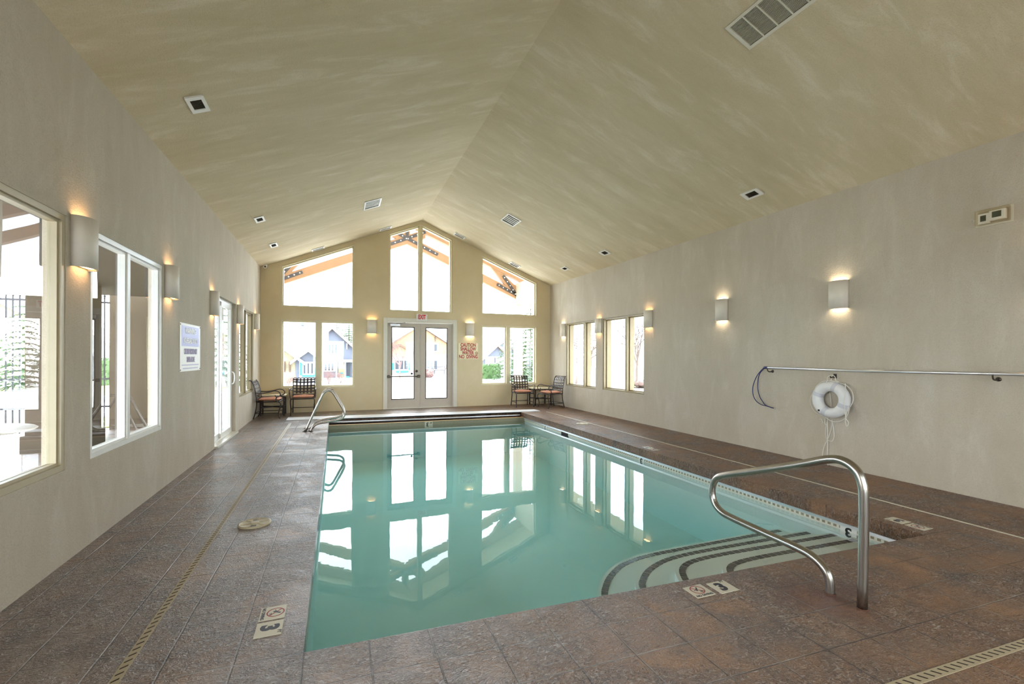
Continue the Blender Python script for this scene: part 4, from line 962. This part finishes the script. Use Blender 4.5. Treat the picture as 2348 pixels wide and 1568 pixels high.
bare_tree('bare tree behind the right-wall windows', 13.6, 24.5, -.2, 5.0, 15, 6, r0=.016)
leafy('mulch_bed', 'dark mulched shrub bed under the dense bare tree', 'shrub bed', 15.2, 19.4, -.1, 1.5, 1.0, .35, 'mulch', 20, 300, None, False, .1)
p = base(917, 853, 38); bare_tree('bare tree in front of the peach house, left door pane', p[0], p[1], p[2], 3.9, 13, 6, 'twig', .6, r0=.012)
p = base(1022, 852, 40); bare_tree('thin bare tree by the bench in the right door pane', p[0], p[1], p[2], 3.0, 14, 5, 'twig', .5, r0=.012)
p = base(754, 872, 30); bare_tree('reddish leafless shrub before the blue grey house', p[0], p[1], p[2], 1.0, 16, 5, 'twig', .75, 'leafless shrubs', .012, 'leafless_shrub', 'shrub', 6)
p = base(781, 870, 31); bare_tree('smaller leafless shrub by the porch of the blue grey house', p[0], p[1], p[2], .8, 17, 4, 'twig', .75, 'leafless shrubs', .012, 'leafless_shrub', 'shrub', 6)
p = base(662, 878, 28); bare_tree('leafless shrub at the cream gable', p[0], p[1], p[2], .8, 18, 4, 'twig', .75, 'leafless shrubs', .012, 'leafless_shrub', 'shrub', 6)
p = base(984, 859, 42); leafy('dark_shrub', 'dark low shrub before the peach house', 'shrub', p[0], p[1], p[2], .45, .4, .6, 'twig', 21, 160)
a, b = base(1105, 853.5, 36), base(1149, 853.5, 36)
leafy('clipped_hedge', 'clipped green hedge before the far grey cottage', 'hedge', (a[0] + b[0]) / 2, 36.3, a[2], (b[0] - a[0]) / 2, .4, .66, 'hedge', 22, 700, None, True, .11)
p = base(222, 858, 34); leafy('clipped_hedge', 'small green hedge by the white cottage beyond the fence', 'hedge', p[0], p[1], p[2], .55, .4, .95, 'hedge', 23, 260, None, True)

# ------------------------------------------------------------------ houses
def hbox(u0, v0, u1, v1, y, d, z0=None):
    a, b = onY(u0, v0, y), onY(u1, v1, y); return (a.x, b.x, y, y + d, b.z if z0 is None else z0, a.z)
def house(name, label, y, peak, hw, slope, wall_v, base_z, depth, wmat, rmat, emat='eave', over=.45, thick=.28):
    """gabled front at distance y: peak pixel, half width in metres"""
    P_ = onY(*peak, y); h = thing(name, label, 'house', (P_.x, y, base_z)); ez = P_.z - hw * slope
    MB().prism([(P_.x - hw, y, base_z), (P_.x + hw, y, base_z), (P_.x + hw, y, ez), (P_.x, y, P_.z), (P_.x - hw, y, ez)], (0, depth, 0)).part('wall', wmat, h)
    for s in (-1, 1):
        x1 = P_.x + s * (hw + over); z1 = P_.z - (hw + over) * slope
        MB().prism([(P_.x, y - over, P_.z + .05), (x1, y - over, z1 + .05), (x1, y - over, z1 + thick + .05), (P_.x, y - over, P_.z + thick + .05)], (0, depth + over, 0)).part('roof', rmat, h)
        MB().prism([(P_.x, y - over + .04, P_.z), (x1, y - over + .04, z1), (x1, y - over + .04, z1 + .06), (P_.x, y - over + .04, P_.z + .06)], (0, over - .06, 0)).part('eave', emat, h)
    return h
def hwin(h, y, u0, v0, u1, v1, n=1, mat='siding_white', pane='housepane', fr=.10):
    x0, x1, _, _, z0, z1 = hbox(u0, v0, u1, v1, y, 0)
    w = MB().box(x0 - fr, x1 + fr, y - .06, y + .02, z0 - fr, z1 + fr).part('window', mat, h); s = (x1 - x0) / n
    for k in range(n): MB().box(x0 + s * k + (.07 if n > 1 else 0), x0 + s * (k + 1) - (.07 if n > 1 else 0), y - .075, y - .05, z0, z1).part('pane', pane, w)
def hblk(h, nm, mat, y, u0, v0, u1, v1, d0=-.2, d1=0.0): x0, x1, _, _, z0, z1 = hbox(u0, v0, u1, v1, y, 0); return MB().box(x0, x1, y + d0, y + d1, z0, z1).part(nm, mat, h)
Yg = 46
h = house('gabled_house', 'blue grey gabled house with pergola porch outside the left end window', Yg, (761.7, 755.5), 4.2, .95, 0, -2.5, 8, 'siding_grey', 'roof')
hwin(h, Yg, 743.5, 789.5, 774.5, 810, 4); hblk(h, 'panel', 'siding_white', Yg, 741, 811, 777, 822, -.05)
hblk(h, 'pergola', 'siding_white', Yg, 766, 824, 812, 829.5, -2.2, -.1)
for u in (770, 789): hblk(h, 'porch_column', 'siding_white', Yg, u, 829, u + 3, 872, -2.0, -1.7)
hblk(h, 'front_door', 'siding_cream', Yg, 776, 831, 789, 866, -.08); hwin(h, Yg, 743, 833, 766, 849, 3); hblk(h, 'shutter', 'housepane', Yg, 797, 832, 803, 862, -.1)
hblk(h, 'planter', 'teal', Yg, 791, 861, 800, 866, -1.6, -1.0); hblk(h, 'planter', 'teal', Yg, 779, 854, 786, 856.5, -.4, -.1)
P0 = onY(761.7, 755.5, Yg)
for k, (dx, s) in enumerate(((1.3, 1), (2.7, 1), (1.3, -1))):
    x = P0.x + s * dx; z = P0.z - dx * .95
    mb = MB(); mb.box(x - .05, x + .05, Yg - .42, Yg, z - .16, z - .06); mb.box(x - .05, x + .05, Yg - .1, Yg, z - .6, z - .1); mb.bar((x, Yg - .38, z - .14), (x, Yg - .05, z - .55), .09, .07, (1, 0, 0)); mb.part('eave_bracket', 'siding_white', h)
Yw = 34
h = thing('low_house', 'pale roofed house with teal shutters outside the left end window', 'house', (onY(690, 830, Yw).x, Yw, -1.5))
xa, xb = onY(600, 800, Yw).x, onY(736, 800, Yw).x; ze = onY(690, 829, Yw).z
MB().box(xa, xb, Yw, Yw + 7, -2, ze).part('wall', 'siding_white', h)
zr_ = onY(690, 735, Yw + 3).z + .6
MB().prism([(xa - .4, Yw - .4, ze), (xa - .4, Yw + 4, zr_), (xa - .4, Yw + 8, ze), (xa - .4, Yw + 8, ze - .1), (xa - .4, Yw + 4, zr_ - .25), (xa - .4, Yw - .4, ze - .2)], (xb - xa + .8, 0, 0)).part('roof', 'roof', h)
for (pu, pv, hw, mt, yo) in ((707.5, 806, .78, 'siding_grey', .1), (650, 801, 1.0, 'siding_cream', 0)):
    q = onY(pu, pv, Yw - .6); sl = .8; b_ = -2
    y_ = Yw - .6 - yo
    MB().prism([(q.x - hw, y_, b_), (q.x + hw, y_, b_), (q.x + hw, y_, q.z - hw * sl), (q.x, y_, q.z), (q.x - hw, y_, q.z - hw * sl)], (0, 2.4, 0)).part('gable', mt, h)
    for s_ in (-1, 1): MB().prism([(q.x, y_ - .4, q.z), (q.x + s_ * (hw + .3), y_ - .4, q.z - (hw + .3) * sl), (q.x + s_ * (hw + .3), y_ - .4, q.z - (hw + .3) * sl + .2), (q.x, y_ - .4, q.z + .2)], (0, 3.5, 0)).part('gable_roof', 'roof', h)
hblk(h, 'lower_wall', 'siding_white', Yw - .72, 686, 829, 724, 874, -.06, 0)
hwin(h, Yw - .78, 694, 833, 720, 856, 3); hblk(h, 'shutter', 'teal', Yw - .78, 687.6, 831, 692.8, 860, -.08); hblk(h, 'shutter', 'teal', Yw - .78, 722.2, 831, 726, 860, -.08); hblk(h, 'window_box', 'teal', Yw - .78, 693, 860, 722.7, 863.5, -.3)
for u in (653, 665): 
    a = onY(u, 832, Yw - .6); mb = MB(); mb.bar((a.x, Yw - .62, a.z - .5), (a.x, Yw - 1.0, a.z), .1, .1, (1, 0, 0)); mb.box(a.x - .05, a.x + .05, Yw - .7, Yw - .6, a.z - .6, a.z + .1); mb.part('eave_bracket', 'eave', h)
hblk(h, 'chimney', 'siding_grey', Yw + 3, 691, 737, 697.5, 747, -.5, .2)
Yp = 57
h = house('peach_house', 'peach gabled house with brown eaves seen through the double door', Yp, (963, 748), 5.0, .62, 0, -2.5, 8, 'siding_tan', 'roof')
hwin(h, Yp, 977, 789, 1003, 804.5, 3); hwin(h, Yp, 977, 827, 1003, 846, 3); hwin(h, Yp, 905, 827, 936, 846, 3)
hblk(h, 'white_band', 'siding_white', Yp, 896, 811, 1040, 861, -.05); hblk(h, 'shutter', 'teal', Yp, 899, 832, 903, 848, -.12); hblk(h, 'shutter', 'teal', Yp, 936.5, 832, 940, 848, -.12); hblk(h, 'window_box', 'teal', Yp, 908, 850, 935, 853.5, -.4)
q = onY(917, 793, Yp - 1.2)
MB().prism([(q.x - 2, Yp - 1.2, q.z - 1.25), (q.x + 2, Yp - 1.2, q.z - 1.25), (q.x, Yp - 1.2, q.z)], (0, 1.2, 0)).part('porch_gable', 'siding_tan', h)
for s in (-1, 1): MB().prism([(q.x, Yp - 1.5, q.z), (q.x + s * 2.3, Yp - 1.5, q.z - 1.43), (q.x + s * 2.3, Yp - 1.5, q.z - 1.18), (q.x, Yp - 1.5, q.z + .25)], (0, 1.5, 0)).part('porch_roof', 'eave', h)
P0 = onY(963, 748, Yp)
for dx in (1.9, 3.6):
    x, z = P0.x + dx, P0.z - dx * .62; mb = MB(); mb.box(x - .06, x + .06, Yp - .42, Yp, z - .2, z - .08); mb.box(x - .06, x + .06, Yp - .1, Yp, z - .7, z - .1); mb.part('eave_bracket', 'eave', h)
bn = base(1008, 858, 44)
b = thing('garden_bench', 'dark ornate garden bench before the peach house', 'bench', bn)
MB().box(bn[0] - .6, bn[0] + .6, bn[1] - .2, bn[1] + .2, bn[2] + .38, bn[2] + .42).part('seat', 'iron', b)
mb = MB(); mb.tube(smooth_path([(bn[0] - .6, bn[1] + .2, bn[2] + .42), (bn[0] - .5, bn[1] + .22, bn[2] + .75), (bn[0], bn[1] + .24, bn[2] + .68), (bn[0] + .5, bn[1] + .22, bn[2] + .75), (bn[0] + .6, bn[1] + .2, bn[2] + .42)], 4), .03, 6); mb.tube([(bn[0] - .4, bn[1] + .2, bn[2] + .42), (bn[0], bn[1] + .23, bn[2] + .68), (bn[0] + .4, bn[1] + .2, bn[2] + .42)], .02, 6); mb.part('backrest', 'iron', b)
for sx in (-.5, .5):
    for sy in (-.17, .17): MB().tube([(bn[0] + sx, bn[1] + sy, bn[2]), (bn[0] + sx, bn[1] + sy, bn[2] + .38)], .03, 6).part('leg', 'iron', b)
Yc = 50
h = house('grey_cottage', 'small grey gabled cottage above the hedge in the right end window', Yc, (1139, 795), 2.1, .88, 0, -2.5, 7, 'siding_grey', 'roof', over=.5)
hblk(h, 'lower_wall', 'siding_white', Yc, 1112, 817, 1160, 860, -.06); hwin(h, Yc - .06, 1133, 820, 1136, 832); hwin(h, Yc - .06, 1140, 820, 1147, 832, 2)
h = house('far_house', 'house with dark gable behind the grey cottage', 66, (1153, 786), 3.0, .7, 0, -2.5, 6, 'siding_grey', 'roof')
h = house('white_cottage', 'white cottage beyond the iron fence', 38, (214, 760), 2.4, 1.0, 0, -1.5, 6, 'siding_white', 'roof')
hwin(h, 38, 214, 808, 232, 833, 3)
h = house('cream_cottage', 'cream cottage at the left edge beyond the fence', 47, (-10, 690), 3.8, .6, 0, -1.5, 6, 'siding_cream', 'roof')

# ------------------------------------------------------------------ sky, render settings
w = bpy.data.worlds.new('overcast_sky'); scene.world = w; w.use_nodes = True; nt = w.node_tree; nt.nodes.clear()
tc = nt.nodes.new('ShaderNodeTexCoord'); mp = nt.nodes.new('ShaderNodeMapping'); mp.inputs['Scale'].default_value = (1, 1, 2.2)
nz = nt.nodes.new('ShaderNodeTexNoise'); nz.inputs['Scale'].default_value = 2.6; nz.inputs['Detail'].default_value = 5; nz.inputs['Roughness'].default_value = .55
rp_ = nt.nodes.new('ShaderNodeValToRGB'); rp_.color_ramp.elements[0].position = .42; rp_.color_ramp.elements[1].position = .60
rp_.color_ramp.elements[0].color = (.62, .76, .95, 1); rp_.color_ramp.elements[1].color = (1, .99, .97, 1)
bg = nt.nodes.new('ShaderNodeBackground'); out = nt.nodes.new('ShaderNodeOutputWorld'); bg.inputs['Strength'].default_value = SKY = 9.0
nt.links.new(tc.outputs['Generated'], mp.inputs[0]); nt.links.new(mp.outputs[0], nz.inputs['Vector']); nt.links.new(nz.outputs[0], rp_.inputs[0]); nt.links.new(rp_.outputs[0], bg.inputs[0]); nt.links.new(bg.outputs[0], out.inputs[0])
try: w.cycles.sampling_method = 'AUTOMATIC'
except Exception: pass
vs_ = scene.view_settings; vs_.view_transform = 'Standard'; vs_.look = 'None'; vs_.gamma = 1; vs_.use_curve_mapping = False; vs_.exposure = 0.60
c = scene.cycles; c.max_bounces = 7; c.diffuse_bounces = 4; c.glossy_bounces = 4; c.transmission_bounces = 6; c.transparent_max_bounces = 16; c.volume_bounces = 0
c.caustics_reflective = False; c.caustics_refractive = False; c.sample_clamp_indirect = 8; c.use_denoising = True; c.use_adaptive_sampling = True; c.adaptive_threshold = .085; c.adaptive_min_samples = 24
